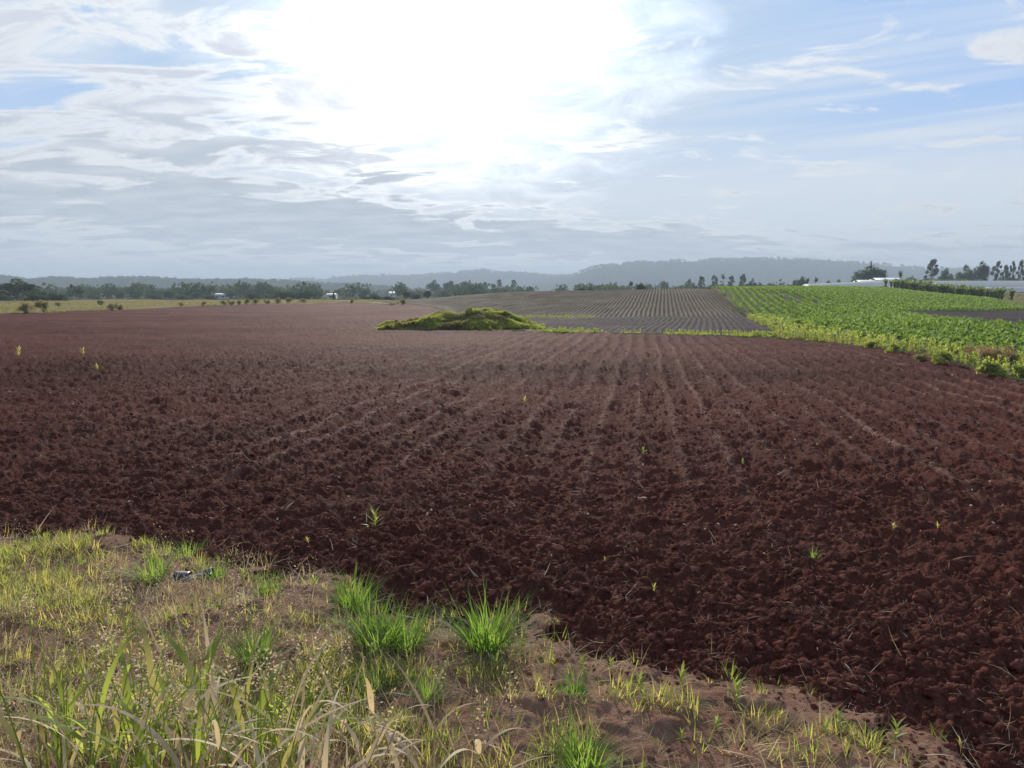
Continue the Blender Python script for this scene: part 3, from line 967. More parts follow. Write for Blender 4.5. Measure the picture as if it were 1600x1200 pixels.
culms = [seed_culm(i) for i in range(4)]
x, y, rg = verge_pts(550, 27, lambda x, y, v: np.clip((-x - 0.1) / 1.6, 0, 1) * np.clip((v - 0.5) / 0.8, 0, 1) * 0.9)
scatter('seeding_grass', culms, np.stack([x, y, zground(x, y)], 1), rg.uniform(0.7, 1.3, len(x)), rg.uniform(0, 6.28, len(x)), 'fine pale seeding grass stems on the verge', tilt=0.15, seed=28)

# tufts one can point at
lush = [tuft_mesh(60 + i, 230, 0.24, 0.0052, 0.06, 'lush', 0.55, 1.2, 5) for i in range(3)]
mid = [tuft_mesh(70 + i, 130, 0.17, 0.0048, 0.05, 'lush', 0.65, 1.3, 4) for i in range(3)]


def leafy(i, n, L, W, mat, h=0.0, lean=0.9):
    rg = np.random.default_rng(1400 + i)
    mb = MB()
    if h > 0:
        mb.tube([(0, 0, -0.01), (0.004, 0.002, h * 0.5), (0, 0, h)], [0.003, 0.0025, 0.0015], 4)
    a = np.arange(n) * 2.4 + rg.normal(0, 0.2, n)
    zz = np.linspace(0.005, max(h, 0.006), n)
    b = np.stack([np.zeros(n), np.zeros(n), zz], 1)
    mb.blades(b, a, L * rg.uniform(0.7, 1.1, n), W * rg.uniform(0.8, 1.2, n), np.full(n, lean) * np.linspace(1.2, 0.5, n), rg.uniform(0.2, 0.8, n), 4, 0.3, 0.45)
    return mb.mesh('weed', M[mat])


weeds = [leafy(i, 14, 0.09, 0.016, 'weed', 0.10, 0.9) for i in range(3)] + [leafy(5 + i, 10, 0.07, 0.011, 'yellowgrass', 0.05, 0.7) for i in range(2)]


def plant(name, mesh, px, py, wpx, nominal, label, cat, group=None):
    X, Y, Z = hit(px, py)
    s_ = wpx / FPX * Y / nominal * ((1.5 if mesh in lush else 1.45) if name == 'grass_tuft' else 1.0)
    o = obj(name, mesh, None, (X, Y, zat(X, Y) - 0.004), random.uniform(0, 6.28), s_)
    return tag(o, label, cat, group)


plant('grass_tuft', lush[0], 762, 1012, 72, 0.22, 'tall dense upright tuft of deep green grass at the edge of the ploughed soil', 'grass tuft')
plant('grass_tuft', lush[1], 590, 1012, 80, 0.26, 'wide lush green grass tuft on the step between verge and field', 'grass tuft')
plant('grass_tuft', lush[2], 635, 1004, 66, 0.26, 'lush green grass tuft merging with its wide neighbour on the soil step', 'grass tuft')
plant('grass_tuft', lush[2], 552, 938, 62, 0.28, 'bushy green grass tuft standing out into the ploughed soil', 'grass tuft')
plant('grass_tuft', lush[0], 397, 1042, 62, 0.27, 'dark green grass tuft beside a hollow in the verge', 'grass tuft')
plant('grass_tuft', mid[0], 672, 1092, 56, 0.22, 'low rounded green grass tuft on trampled tan soil', 'grass tuft')
plant('grass_tuft', mid[1], 585, 1070, 56, 0.22, 'loose green grass tuft below the lush pair', 'grass tuft')
plant('grass_tuft', mid[2], 420, 925, 48, 0.22, 'small leafy green tuft where the verge meets the field', 'grass tuft')
plant('grass_tuft', mid[0], 292, 862, 40, 0.20, 'thin upright green tuft behind the blue scrap', 'grass tuft')
plant('grass_tuft', mid[1], 336, 896, 34, 0.20, 'small bright green tuft right beside the blue scrap', 'grass tuft')
plant('grass_tuft', mid[2], 240, 902, 60, 0.22, 'wide pale green tuft close to the blue scrap', 'grass tuft')
plant('grass_tuft', lush[1], 912, 1206, 86, 0.28, 'fresh green fountain of grass on bare red verge soil', 'grass tuft')
plant('grass_tuft', mid[1], 895, 1085, 44, 0.20, 'short green grass tuft beside leafy weeds on the verge', 'grass tuft')
for px, py, w in [(955, 1040, 30), (1000, 1080, 36), (1065, 1075, 40), (865, 1040, 34), (1005, 1110, 34), (815, 1010, 30), (775, 1050, 40), (1150, 1105, 48), (1220, 1125, 34), (1290, 1145, 30),
                  (1310, 1135, 40), (1400, 1150, 46), (1320, 1185, 34), (1500, 1160, 26), (1065, 1165, 26), (1120, 1140, 30), (910, 1035, 28), (960, 1100, 26), (490, 915, 24), (380, 905, 28), (1065, 1115, 30)]:
    plant('verge_weed', weeds[random.randrange(4)], px, py, w, 0.15, 'small leafy green weed on the bare red verge soil', 'weed', 'leafy weeds on the bare verge')
for px, py, w in [(820, 634, 15), (1005, 713, 13), (586, 824, 32), (480, 850, 18), (1022, 916, 22), (1465, 822, 14), (30, 556, 20), (130, 556, 17), (152, 580, 14), (1160, 732, 8), (1395, 838, 16), (945, 880, 12)]:
    plant('field_weed', weeds[random.choice([0, 3, 4])], px, py, w, 0.12, 'lone yellowish green seedling weed growing in the ploughed field', 'weed', 'weeds scattered over the ploughed field')
plant('field_weed', tuft_mesh(90, 26, 0.16, 0.007, 0.03, 'lush', 0.7, 1.0, 4), 1272, 872, 46, 0.22, 'leaning blue-green grass seedling alone on the ploughed field', 'weed')

# the crushed blue scrap
e = obj('plastic_scrap', None, None, tuple(np.array(hit(302, 896)) + [0, 0, 0.0]), 0.15)
e.location.z = zat(e.location.x, e.location.y) + 0.005
M['navy'] = solid_mat('navy blue rubber', (0.018, 0.026, 0.06), (0.03, 0.042, 0.085), 0.45, 25)
M['paleblue'] = solid_mat('scuffed blue grey rubber', (0.06, 0.08, 0.12), (0.14, 0.17, 0.22), 0.5, 40)
def sheet(fn, nu, nv, thick, mat, name):
    V = np.array([fn(i / (nu - 1), j / (nv - 1)) for i in range(nu) for j in range(nv)], float)
    i, j = np.meshgrid(np.arange(nu - 1), np.arange(nv - 1), indexing='ij')
    F = np.stack([i * nv + j, i * nv + j + 1, (i + 1) * nv + j + 1, (i + 1) * nv + j], -1).reshape(-1, 4)
    o = obj(name, mesh_np(name, V, F, mat, smooth=True), e)
    md = o.modifiers.new('thickness', 'SOLIDIFY'); md.thickness = thick
    return o
sheet(lambda u, v: (-0.105 + 0.21 * u, (v - 0.5) * 0.085 * (0.75 + 0.5 * math.sin(math.pi * u)), 0.012 + 0.02 * (2 * u - 1) ** 2), 14, 6, 0.005, M['navy'], 'sole')
sheet(lambda u, v: (-0.10 + 0.085 * u - 0.01 * v, 0.045 * math.cos(math.pi * v) , 0.018 + 0.036 * math.sin(math.pi * v) * (1 - 0.25 * u)), 8, 10, 0.003, M['navy'], 'heel_flap')
sheet(lambda u, v: (0.03 + 0.075 * u, 0.045 * math.cos(math.pi * v), 0.018 + 0.044 * math.sin(math.pi * v) * (0.55 + 0.55 * u)), 8, 10, 0.003, M['navy'], 'toe_flap')
sheet(lambda u, v: (-0.06 + 0.13 * u, -0.055 - 0.012 * math.sin(math.pi * u) - 0.006 * v, 0.016 + 0.006 * v), 10, 3, 0.004, M['paleblue'], 'rim')
tag(e, 'crushed dark blue rubber scrap lying among tufts at the edge of the soil', 'scrap')

# pale husk on the field and two pale scraps near the blue one
M['husk'] = solid_mat('bleached husk', (0.50, 0.36, 0.27), (0.62, 0.50, 0.40), 0.9, 60, 0.3, spec=0.05)
def husk(px, py, w, label):
    X, Y, Z = hit(px, py)
    L = w / FPX * Y
    n, k = 9, 8
    V = [( -L / 2 + L * i / (n - 1), (0.03 + 0.13 * abs(math.sin(2.2 * math.pi * i / n + 0.4))) * L * math.cos(6.283 * j / k) + 0.05 * L * math.sin(4 * i / n),
          (0.03 + 0.07 * abs(math.sin(1.7 * math.pi * i / n + 0.8))) * L * math.sin(6.283 * j / k) * (0.8 + 0.2 * math.sin(3 * j))) for i in range(n) for j in range(k)]
    F = [(i * k + j, i * k + (j + 1) % k, (i + 1) * k + (j + 1) % k, (i + 1) * k + j) for i in range(n - 1) for j in range(k)]
    o = obj('husk', mesh_np('husk', V, np.array(F), M['husk'], True), None, (X, Y, zat(X, Y) + 0.07 * L), 0.35)
    tag(o, label, 'husk')
husk(1003, 772, 17, 'pinkish white dry husk lying alone on the ploughed soil')
husk(256, 861, 14, 'pale papery scrap on the soil just beyond the blue scrap')

# ------------------------------------------------------------------ tall grass close to the viewer
def stalk_thing(i, X, Y, h, lean_az, dryness):
    rg = np.random.default_rng(1600 + i)
    root = bpy.data.objects.new('tall_grass_stalk', None)
    COL.objects.link(root)
    root.location = (X, Y, zat(X, Y) - 0.01)
    root.empty_display_size = 0.05
    lean = rg.uniform(0.02, 0.22) + (0.2 if dryness else 0)
    pts, p = [], np.zeros(3)
    for s_ in range(8):
        pts.append(p.copy())
        a = lean + 0.35 * (s_ / 7) ** 2
        p = p + h / 7 * np.array([math.cos(lean_az) * math.sin(a), math.sin(lean_az) * math.sin(a), math.cos(a)])
    mb = MB(); mb.tube(pts, np.linspace(0.0032, 0.0012, 8), 5)
    obj('stem', mb.mesh('stem', M['dry'] if dryness else M['grass'], True), root)
    nl = rg.integers(3, 6) if not dryness else rg.integers(2, 5)
    for q in range(nl):
        t = rg.uniform(0.15, 0.85)
        b = np.array(pts[int(t * 7)])
        L = rg.uniform(0.16, 0.34) * (0.8 + h * 0.4)
        m2 = MB()
        m2.blades(b[None], np.array([rg.uniform(0, 6.28)]), np.array([L]), np.array([rg.uniform(0.009, 0.022)]), np.array([rg.uniform(0.3, 0.9)]), np.array([rg.uniform(0.6, 1.9)]), 9, 0.3, 0.3)
        mt = 'dry' if (dryness or rg.random() < 0.2) else ('yellowgrass' if rg.random() < 0.35 else 'grass')
        obj('leaf', m2.mesh('leaf', M[mt], True), root)
    if rg.random() < 0.35:
        m3 = MB()
        C = np.array(pts[-1])[None] + rg.normal(0, 1, (40, 3)) * [0.012, 0.012, 0.03]
        m3.leafquads(C, 0.005, 0, rg)
        tag(obj('seed_head', m3.mesh('seed_head', M['dry']), root), kind='stuff')
    if dryness:
        tag(root, 'dead pale tan grass stalk with curled leaves at the near verge', 'grass stalk', 'dry stalks at the near verge')
    else:
        tag(root, 'tall green grass stalk with long arching leaves at the near verge', 'grass stalk', 'green stalks at the near verge')


rs = np.random.default_rng(77)
for i in range(120):
    Yq = rs.uniform(1.55, 2.6)
    pxq = rs.uniform(-60, 430) if i % 5 else rs.uniform(380, 660)
    Xq = (pxq - 800) / FPX * Yq * 0.92
    htop = rs.uniform(1000, 1190) if pxq < 330 else rs.uniform(1090, 1195)
    ztop = CAM_H - (htop - 460) / FPX * Yq * 0.88
    stalk_thing(i, Xq, Yq, max(0.12, ztop - 0.1), rs.uniform(0, 6.28), i % 5 < 2)

# ------------------------------------------------------------------ trees
def crown_points(lobes, n, rg, shell=0.55):
    """points through a set of ellipsoid lobes, denser towards their skins"""
    vol = np.array([l[3] * l[4] * l[5] for l in lobes]) ** 0.75
    which = rg.choice(len(lobes), n, p=vol / vol.sum())
    L = np.array(lobes)[which]
    d = rg.normal(size=(n, 3)); d /= np.linalg.norm(d, axis=1)[:, None]
    rr = (shell + (1 - shell) * rg.random(n)) * (0.85 + 0.3 * rg.random(n))
    return L[:, :3] + d * L[:, 3:6] * rr[:, None]


def tree_meshes(kind, seed):
    """trunk and crown of a tree 10 m tall"""
    rg = np.random.default_rng(seed)
    tr, cr = MB(), MB()
    if kind == 'broad':
        lobes = []
        for q in range(15):
            a, rad, zz = rg.uniform(0, 6.28), 3.6 * math.sqrt(rg.random()), rg.uniform(3.2, 8.2)
            sh = 1.0 - 0.35 * abs(zz - 5) / 4
            w = rg.uniform(1.0, 1.9)
            lobes.append((rad * math.cos(a) * sh, rad * math.sin(a) * sh, zz, w, w, w * 0.75))
            if q < 7: tr.tube([(0, 0, 1.2), (rad * math.cos(a) * 0.4, rad * math.sin(a) * 0.4, zz * 0.55), (rad * math.cos(a) * sh, rad * math.sin(a) * sh, zz)], [0.22, 0.14, 0.04], 5)
        lobes.append((0, 0, 8.6, 1.3, 1.3, 1.2))
        tr.tube([(0, 0, -0.5), (0.05, 0, 1.5), (0, 0.1, 4), (0, 0, 6.5)], [0.36, 0.28, 0.2, 0.08], 7)
        cr.leafquads(crown_points(lobes, 3000, rg), rg.uniform(0.16, 0.36, 3000), 0.3, rg)
        m = 'tree'
    elif kind == 'euc':
        lobes = []
        for q in range(17):
            zz = 3.0 + 6.6 * (q / 16) ** 0.9
            rad = (1.9 * math.sin(math.pi * (0.18 + 0.78 * q / 16)) + 0.2) * rg.uniform(0.5, 1.1)
            a = q * 2.4 + rg.normal(0, 0.4)
            w = rg.uniform(0.55, 0.95)
            c = (rad * math.cos(a), rad * math.sin(a), zz)
            lobes.append((*c, w, w, w * 0.8))
            tr.tube([(0, 0, zz * 0.72), (c[0] * 0.55, c[1] * 0.55, zz * 0.85), c], [0.12, 0.08, 0.03], 4)
        tr.tube([(0, 0, -0.5), (0.08, 0, 3), (-0.05, 0.05, 6), (0, 0, 9)], [0.26, 0.2, 0.13, 0.05], 6)
        cr.leafquads(crown_points(lobes, 2400, rg, 0.35), rg.uniform(0.12, 0.28, 2400), 0.2, rg)
        m = 'euc'
    elif kind == 'conifer':
        tr.tube([(0, 0, -0.5), (0, 0, 5), (0, 0, 9.6)], [0.25, 0.15, 0.03], 6)
        n = 2400
        t = rg.random(n) ** 0.7
        a = rg.uniform(0, 6.28, n)
        rad = (1 - t) * 1.9 * (0.45 + 0.55 * rg.random(n)) * (0.8 + 0.25 * np.sin(t * 45)) + 0.08
        cr.leafquads(np.stack([np.cos(a) * rad, np.sin(a) * rad, 1.0 + t * 9.0 - rad * 0.25], 1), rg.uniform(0.12, 0.28, n), 0.3, rg)
        m = 'tree'
    elif kind == 'palm':
        tr.tube([(0, 0, -0.5), (0.1, 0, 3.5), (0.05, 0.1, 7.4)], [0.34, 0.24, 0.2], 7)
        n = 34
        cr.blades(np.tile([0.05, 0.1, 7.4], (n, 1)), rg.uniform(0, 6.28, n), rg.uniform(2.4, 3.6, n), np.full(n, 0.55), rg.uniform(0.1, 1.3, n), rg.uniform(0.8, 1.7, n), 6, -0.3, 0.4)
        m = 'tree'
    else:                                                     # bush: leafy to the ground
        lobes = []
        for q in range(13):
            a, rad = rg.uniform(0, 6.28), 4.2 * math.sqrt(rg.random())
            w = rg.uniform(1.7, 2.8)
            zz = rg.uniform(1.5, 7.0) * (1 - 0.10 * rad)
            lobes.append((rad * math.cos(a), rad * math.sin(a), max(zz, 1.3), w, w, w * 0.8))
            if q < 6: tr.tube([(0, 0, -0.4), (rad * math.cos(a) * 0.5, rad * math.sin(a) * 0.5, zz * 0.5), (rad * math.cos(a), rad * math.sin(a), zz)], [0.3, 0.2, 0.05], 5)
        tr.tube([(0, 0, -0.5), (0.1, 0, 3), (0, 0, 6.5)], [0.4, 0.3, 0.06], 6)
        cr.leafquads(crown_points(lobes, 2600, rg, 0.6), rg.uniform(0.2, 0.45, 2600), 0.3, rg)
        m = 'tree'
    return tr.mesh('trunk', M['bark'], True), cr.mesh('crown', M[m])


TREES = {k: [tree_meshes(k, 2000 + 31 * i + 7 * len(k)) for i in range(c)] for k, c in (('broad', 3), ('euc', 4), ('conifer', 1), ('palm', 2), ('bush', 4))}
WID = {'broad': 9.5, 'euc': 5.2, 'conifer': 4.0, 'palm': 6.0, 'bush': 11.0}
HGT = {'broad': 10.0, 'euc': 10.2, 'conifer': 10.2, 'palm': 9.0, 'bush': 8.6}
tcount = {}


def tree(kind, px, top, w, Y, label, group=None, name=None, olive=False):
    X = (px - 800) / FPX * Y
    base = float(H(X, Y)) - 0.15
    ztop = CAM_H + (HOR - top) / FPX * Y
    h = max(1.0, ztop - base)
    root = bpy.data.objects.new(name or {'broad': 'broadleaf_tree', 'euc': 'eucalyptus_tree', 'conifer': 'conifer_tree', 'palm': 'palm_tree', 'bush': 'bushy_tree'}[kind], None)
    COL.objects.link(root)
    root.location = (X, Y, base)
    sz, sw = h / HGT[kind], (w / FPX * Y) / WID[kind]
    root.scale = (sw, sw, sz)
    root.rotation_euler = (0, 0, random.uniform(0, 6.28))
    i = tcount.get(kind, 0); tcount[kind] = i + 1
    a, b = TREES[kind][i % len(TREES[kind])]
    if olive:
        b = b.copy(); b.materials[0] = M['olive']
    obj('trunk', a, root); obj('crown', b, root)
    return tag(root, label, 'tree', group)


# beyond the meadow
tree('broad', 32, 434, 66, 170, 'large dark spreading tree, tallest behind the yellowish meadow')
tree('bush', 78, 450, 62, 165, 'wide brownish bushy tree beside the large spreading tree behind the meadow')
tree('bush', 4, 452, 40, 175, 'bushy tree half behind the large spreading meadow tree')
tree('bush', 60, 456, 40, 160, 'low bushy tree in front of the large spreading meadow tree')
tree('euc', 117, 444, 15, 230, 'thin tree with a flat tuft on top behind the meadow')
tree('broad', 130, 448, 20, 235, 'thin tree with a rounder crown behind the meadow')
for px, top, w, Y, k in [(172, 453, 17, 300, 'broad'), (191, 455, 15, 290, 'broad'), (215, 456, 20, 330, 'bush'), (246, 457, 26, 270, 'bush'), (268, 453, 32, 280, 'broad'), (290, 456, 28, 270, 'bush'),
                         (312, 455, 26, 285, 'broad'), (362, 453, 24, 290, 'broad'), (330, 459, 22, 255, 'bush'), (420, 458, 24, 300, 'bush'), (150, 458, 22, 280, 'bush')]:
    tree(k, px, top, w, Y, 'small hazy tree in the row between meadow and wooded ridge', 'hazy trees between meadow and ridge')
tree('bush', 396, 453, 22, 205, 'compact dark bush standing alone at the meadow end')
tree('bush', 446, 451, 40, 230, 'wide dark bushy tree, lower of the pair past the meadow')
tree('bush', 482, 449, 48, 235, 'wide dark bushy tree, higher of the pair past the meadow')
tree('conifer', 523, 457, 12, 240, 'small pointed tree past the pair of dark bushy trees')
for px, top, w, Y, k in [(588, 458, 26, 210, 'bush'), (606, 459, 22, 205, 'bush'), (635, 454, 20, 215, 'broad'), (650, 457, 18, 225, 'bush'), (668, 453, 18, 205, 'broad'), (572, 461, 18, 215, 'bush')]:
    tree(k, px, top, w, Y, 'rounded dark tree at the foot of the ridged slope', 'trees at the foot of the ridged slope')
for px, top, w, Y, k in [(680, 437, 30, 470, 'broad'), (706, 438, 34, 480, 'broad'), (728, 438, 24, 470, 'broad'), (694, 448, 40, 440, 'bush'), (780, 437, 13, 520, 'euc'), (803, 437, 14, 520, 'euc'), (792, 446, 20, 520, 'broad'), (758, 440, 14, 520, 'euc')]:
    tree(k, px, top, w, Y, 'tall pale tree fading into haze behind the low side of the ridged slope', 'pale hazy trees behind the slope')
tree('bush', 771, 450, 13, 150, 'small round dark bush on the low skyline of the ridged slope')
tree('bush', 799, 452, 15, 155, 'small low dark bush on the ridged slope skyline, flatter than its neighbour')
tree('bush', 908, 447, 14, 128, 'square dark bush on the crest, one half of a clipped pair')
tree('bush', 923, 448, 15, 130, 'dark bush on the crest, rounder half of the clipped pair')
tree('bush', 955, 446, 16, 210, 'hazy grey bush peeping over the crest')
tree('palm', 985, 442, 18, 160, 'ragged palm-like tree in the dark clump on the crest')
tree('broad', 1000, 441, 22, 158, 'tallest tree of the dark clump on the crest')
tree('bush', 1012, 448, 18, 150, 'low bush at the side of the dark clump on the crest')
tree('broad', 1035, 438, 22, 380, 'lone pale tree behind the crest of the ridged field')
for px, top, w, Y, k in [(1075, 436, 14, 370, 'euc'), (1094, 432, 16, 330, 'euc'), (1114, 430, 15, 340, 'euc'), (1127, 430, 15, 345, 'palm'), (1140, 430, 15, 340, 'euc'), (1158, 428, 18, 330, 'euc'), (1173, 434, 16, 330, 'broad'),
                         (1105, 441, 26, 340, 'bush'), (1135, 441, 28, 335, 'bush'), (1165, 442, 24, 325, 'bush'), (1185, 442, 20, 340, 'broad'), (1199, 441, 16, 340, 'broad')]:
    tree(k, px, top, w, Y, 'slender grey tree in the hazy row behind the green crop skyline', 'hazy row behind the green crop')
tree('bush', 1214, 443, 18, 190, 'dark rounded bush just behind the green crop skyline')
tree('broad', 1238, 437, 24, 230, 'dark bushy tree left of two palms behind the green crop')
tree('broad', 1250, 431, 24, 300, 'paler taller tree behind the two palms')
tree('palm', 1257, 437, 17, 225, 'shaggy palm rising behind the green crop, bushier of two')
tree('palm', 1271, 435, 14, 225, 'slender palm rising behind the green crop, thinner of two')
tree('broad', 1290, 437, 14, 240, 'small dark tree beyond the tip of the white roof')
tree('broad', 1306, 436, 22, 240, 'rounded tree beside the tip of the white roof')
tree('broad', 1355, 414, 74, 262, 'very wide dark tree spreading behind the farmhouse roofs')
tree('conifer', 1355, 408, 11, 270, 'dark pointed conifer poking above the very wide tree')
tree('bush', 1336, 428, 40, 255, 'dense lower tree in front of the very wide tree')
tree('palm', 1401, 427, 16, 250, 'ragged palm by the end of the farmhouse roof')
tree('bush', 1422, 424, 34, 258, 'rounded bushy tree beside the farmhouse')
tree('bush', 1450, 426, 46, 262, 'dense dark bushy tree behind the clipped hedge')
tree('euc', 1450, 406, 27, 290, 'tall domed tree rising behind the dense bushy one')
tree('broad', 1472, 418, 26, 290, 'lower rounded tree beside the tall domed tree')
tree('broad', 1502, 413, 32, 280, 'broad dark tree, lower of the massive pair behind the greenhouse')
tree('broad', 1527, 407, 34, 282, 'broad dark tree, taller of the massive pair behind the greenhouse')
tree('bush', 1515, 428, 60, 275, 'undergrowth tree below the massive pair behind the greenhouse')
for px, top, w in [(1551, 408, 17), (1564, 413, 14), (1575, 408, 14), (1587, 407, 13), (1598, 404, 14), (1612, 408, 15), (1628, 410, 16)]:
    tree('euc', px, top, w, 300, 'tall open-crowned tree in the airy row behind the greenhouse', 'airy row of trees behind the greenhouse')
for px in (1568, 1592, 1616):
    tree('bush', px, 431, 32, 296, 'low shrub under the airy row behind the greenhouse', 'shrubs under the airy row')

# low-detail crowns for woods too far to tell trees apart
def far_crown(i):
    rg = np.random.default_rng(2600 + i)
    mb = MB()
    lobes = [(rg.normal(0, 0.25), rg.normal(0, 0.25), rg.uniform(0.3, 0.8), *(rg.uniform(0.25, 0.45, 3))) for q in range(6)]
    mb.leafquads(crown_points(lobes, 170, rg, 0.6), rg.uniform(0.06, 0.14, 170), 0.3, rg)
    return mb.mesh('far_crown', M['tree'])


FAR = [far_crown(i) for i in range(5)]


def wood_on(V, n, lo, hi, seed, name, label):
    rg = np.random.default_rng(seed)
    a, b = rg.integers(0, V.shape[0] - 14, n), rg.integers(0, V.shape[1] - 1, n)
    a = np.where(rg.random(n) < 0.25, int(V.shape[0] * 0.6), a)
    f = rg.random((n, 1))
    P = V[a, b] * (1 - f) + V[a, b + 1] * f
    keep = rg.random(n) < np.clip(0.55 + 0.8 * vnoise(P[:, 0] / 130, P[:, 1] / 130, seed), 0.1, 1)
    P = P[keep]
    scatter(name, FAR, P, rg.uniform(lo, hi, len(P)), rg.uniform(0, 6.28, len(P)), label, seed=seed)


wood_on(HILL_R, 5000, 5, 10, 41, 'hill_woodland', 'unbroken woodland covering the long flat-topped hill')
wood_on(HILL_C, 5000, 5, 11, 42, 'hill_scrub', 'scrubby woodland covering the low hazy hill')
wood_on(HILL_L, 5000, 4, 8, 43, 'ridge_woodland', 'dark woodland covering the ridge behind the meadow')
rg = np.random.default_rng(44)
a = np.radians(rg.uniform(-40, 40, 5200)); r_ = rg.uniform(320, 1150, 5200)
x, y = r_ * np.sin(a), r_ * np.cos(a)
k = (vnoise(x / 70, y / 45, 45) + 0.4 * vnoise(x / 22, y / 22, 46) > 0.10)
x, y = x[k], y[k]
scatter('far_woodland', FAR, np.stack([x, y, H(x, y) - 0.3], 1), rg.uniform(2.5, 7.0, len(x)), rg.uniform(0, 6.28, len(x)), 'hazy scattered woodland on the far plain', seed=47)
# clumps of trees standing up on the skyline of the hazy hill and the long hill
for (V, spans, seed, nm, lb) in ((HILL_C, [(715, 765, 40, 9, 15), (500, 545, 22, 8, 12)], 51, 'skyline_trees', 'clumps of trees standing up on the hazy hilltop'),
                                 (HILL_R, [(978, 1002, 14, 7, 11), (1090, 1135, 22, 6, 11), (830, 850, 8, 6, 9), (930, 1400, 60, 3, 6)], 52, 'hilltop_trees', 'small trees along the top of the long hill')):
    rg = np.random.default_rng(seed)
    row = V[int(V.shape[0] * 0.6)]
    pxr = row[:, 0] / row[:, 1] * FPX + 800
    PP, SS = [], []
    for (p0, p1, n, lo, hi) in spans:
        u = rg.uniform(p0, p1, n)
        PP.append(np.stack([np.interp(u, pxr, row[:, c]) for c in range(3)], 1)); SS.append(rg.uniform(lo, hi, n))
    scatter(nm, FAR, np.concatenate(PP), np.concatenate(SS), 0.0, lb, seed=seed)

# radio mast on the long hill
row = HILL_R[int(HILL_R.shape[0] * 0.6)]
q = np.argmin(np.abs(row[:, 0] / row[:, 1] * FPX + 800 - 996))
mast = bpy.data.objects.new('radio_mast', None); COL.objects.link(mast)
mast.location = row[q] - np.array([0, 0, 3.0])
for sx, sy in ((-1, -0.6), (1, -0.6), (0, 1.1)):
    mb = MB(); mb.tube([(sx * 0.9, sy * 0.9, 0), (sx * 0.35, sy * 0.35, 28)], [0.16, 0.10], 5)
    obj('mast_leg', mb.mesh('mast_leg', M['steel']), mast)
mb = MB()
for i in range(9):
    z0 = 1 + i * 3.0; k0, k1 = 0.9 - 0.55 * z0 / 28, 0.9 - 0.55 * (z0 + 3) / 28
    cs = [(-1, -0.6), (1, -0.6), (0, 1.1)]
    for j in range(3):
        a_, b_ = cs[j], cs[(j + 1) % 3]
        mb.tube([(a_[0] * k0, a_[1] * k0, z0), (b_[0] * k1, b_[1] * k1, z0 + 3)], [0.06, 0.06], 4)
tag(obj('bracing', mb.mesh('bracing', M['steel']), mast), kind='stuff')
mb = MB(); mb.tube([(0, 0, 27.5), (0, 0, 32)], [0.1, 0.04], 5)
obj('antenna', mb.mesh('antenna', M['steel']), mast)
tag(mast, 'thin lattice radio mast on top of the long hill', 'mast')

# ------------------------------------------------------------------ crop field
def crop_mesh(i, n, segs):
    rg = np.random.default_rng(3000 + i)
    mb = MB()
    a = np.arange(n) * 2.4 + rg.normal(0, 0.3, n)
    zz = np.linspace(0.03, 0.22, n)
    b = np.stack([0.03 * np.cos(a), 0.03 * np.sin(a), zz], 1)
    mb.blades(b, a, rg.uniform(0.20, 0.32, n), rg.uniform(0.11, 0.17, n), np.linspace(1.2, 0.35, n), rg.uniform(0.3, 0.9, n), segs, 0.22, 0.5)
    mb.tube([(0, 0, -0.03), (0, 0, 0.24)], [0.012, 0.008], 5)
    return mb.mesh('crop_plant', M['crop'])


CROPN = [crop_mesh(i, 17, 4) for i in range(4)]
CROPF = [crop_mesh(10 + i, 11, 2) for i in range(4)]
phi = math.radians(13.5); c, s_ = math.cos(phi), math.sin(phi)
rg = np.random.default_rng(31)
uu, vv = np.meshgrid(np.arange(-60, 70, 0.72), np.arange(10, 170, 0.42))
uu = uu.ravel() + rg.normal(0, 0.06, uu.size); vv = vv.ravel() + rg.normal(0, 0.1, vv.size)
x, y = uu * c + vv * s_, -uu * s_ + vv * c
k = inpoly(x, y, CROP_NEAR) & (np.abs(x / y) < 0.74) & (rg.random(len(x)) < 0.95)
# wheel track between the rows on the upper slope
(ax, ay, _a), (bx, by, _b) = hit(1207, 458), hit(1264, 477)
tl = math.hypot(bx - ax, by - ay)
tt = ((x - ax) * (bx - ax) + (y - ay) * (by - ay)) / tl
off = ((x - ax) * (by - ay) - (y - ay) * (bx - ax)) / tl
k &= ~((tt > -2) & (tt < tl) & ((np.abs(off - 0.8) < 0.38) | (np.abs(off + 0.8) < 0.38)))
x, y = x[k], y[k]
z = H(x, y)
near = np.argsort(np.hypot(x, y) + np.where(x / y > 0.675, 500, 0))
first = near[:300]
rest = near[300:]
for i in first:
    o = obj('crop_plant', CROPN[i % 4], None, (x[i], y[i], z[i] - 0.01), random.uniform(0, 6.28), random.uniform(0.6, 0.95))
    tag(o, 'leafy green crop plant in the front rows beside the weedy margin', 'crop plant', 'crop plants in the front rows')
scatter('crop_rows', CROPF, np.stack([x, y, z - 0.01], 1)[rest], np.random.default_rng(5).uniform(0.62, 1.0, len(rest)), np.random.default_rng(6).uniform(0, 6.28, len(rest)),
        'rows of leafy green crop plants covering the slope', seed=32)

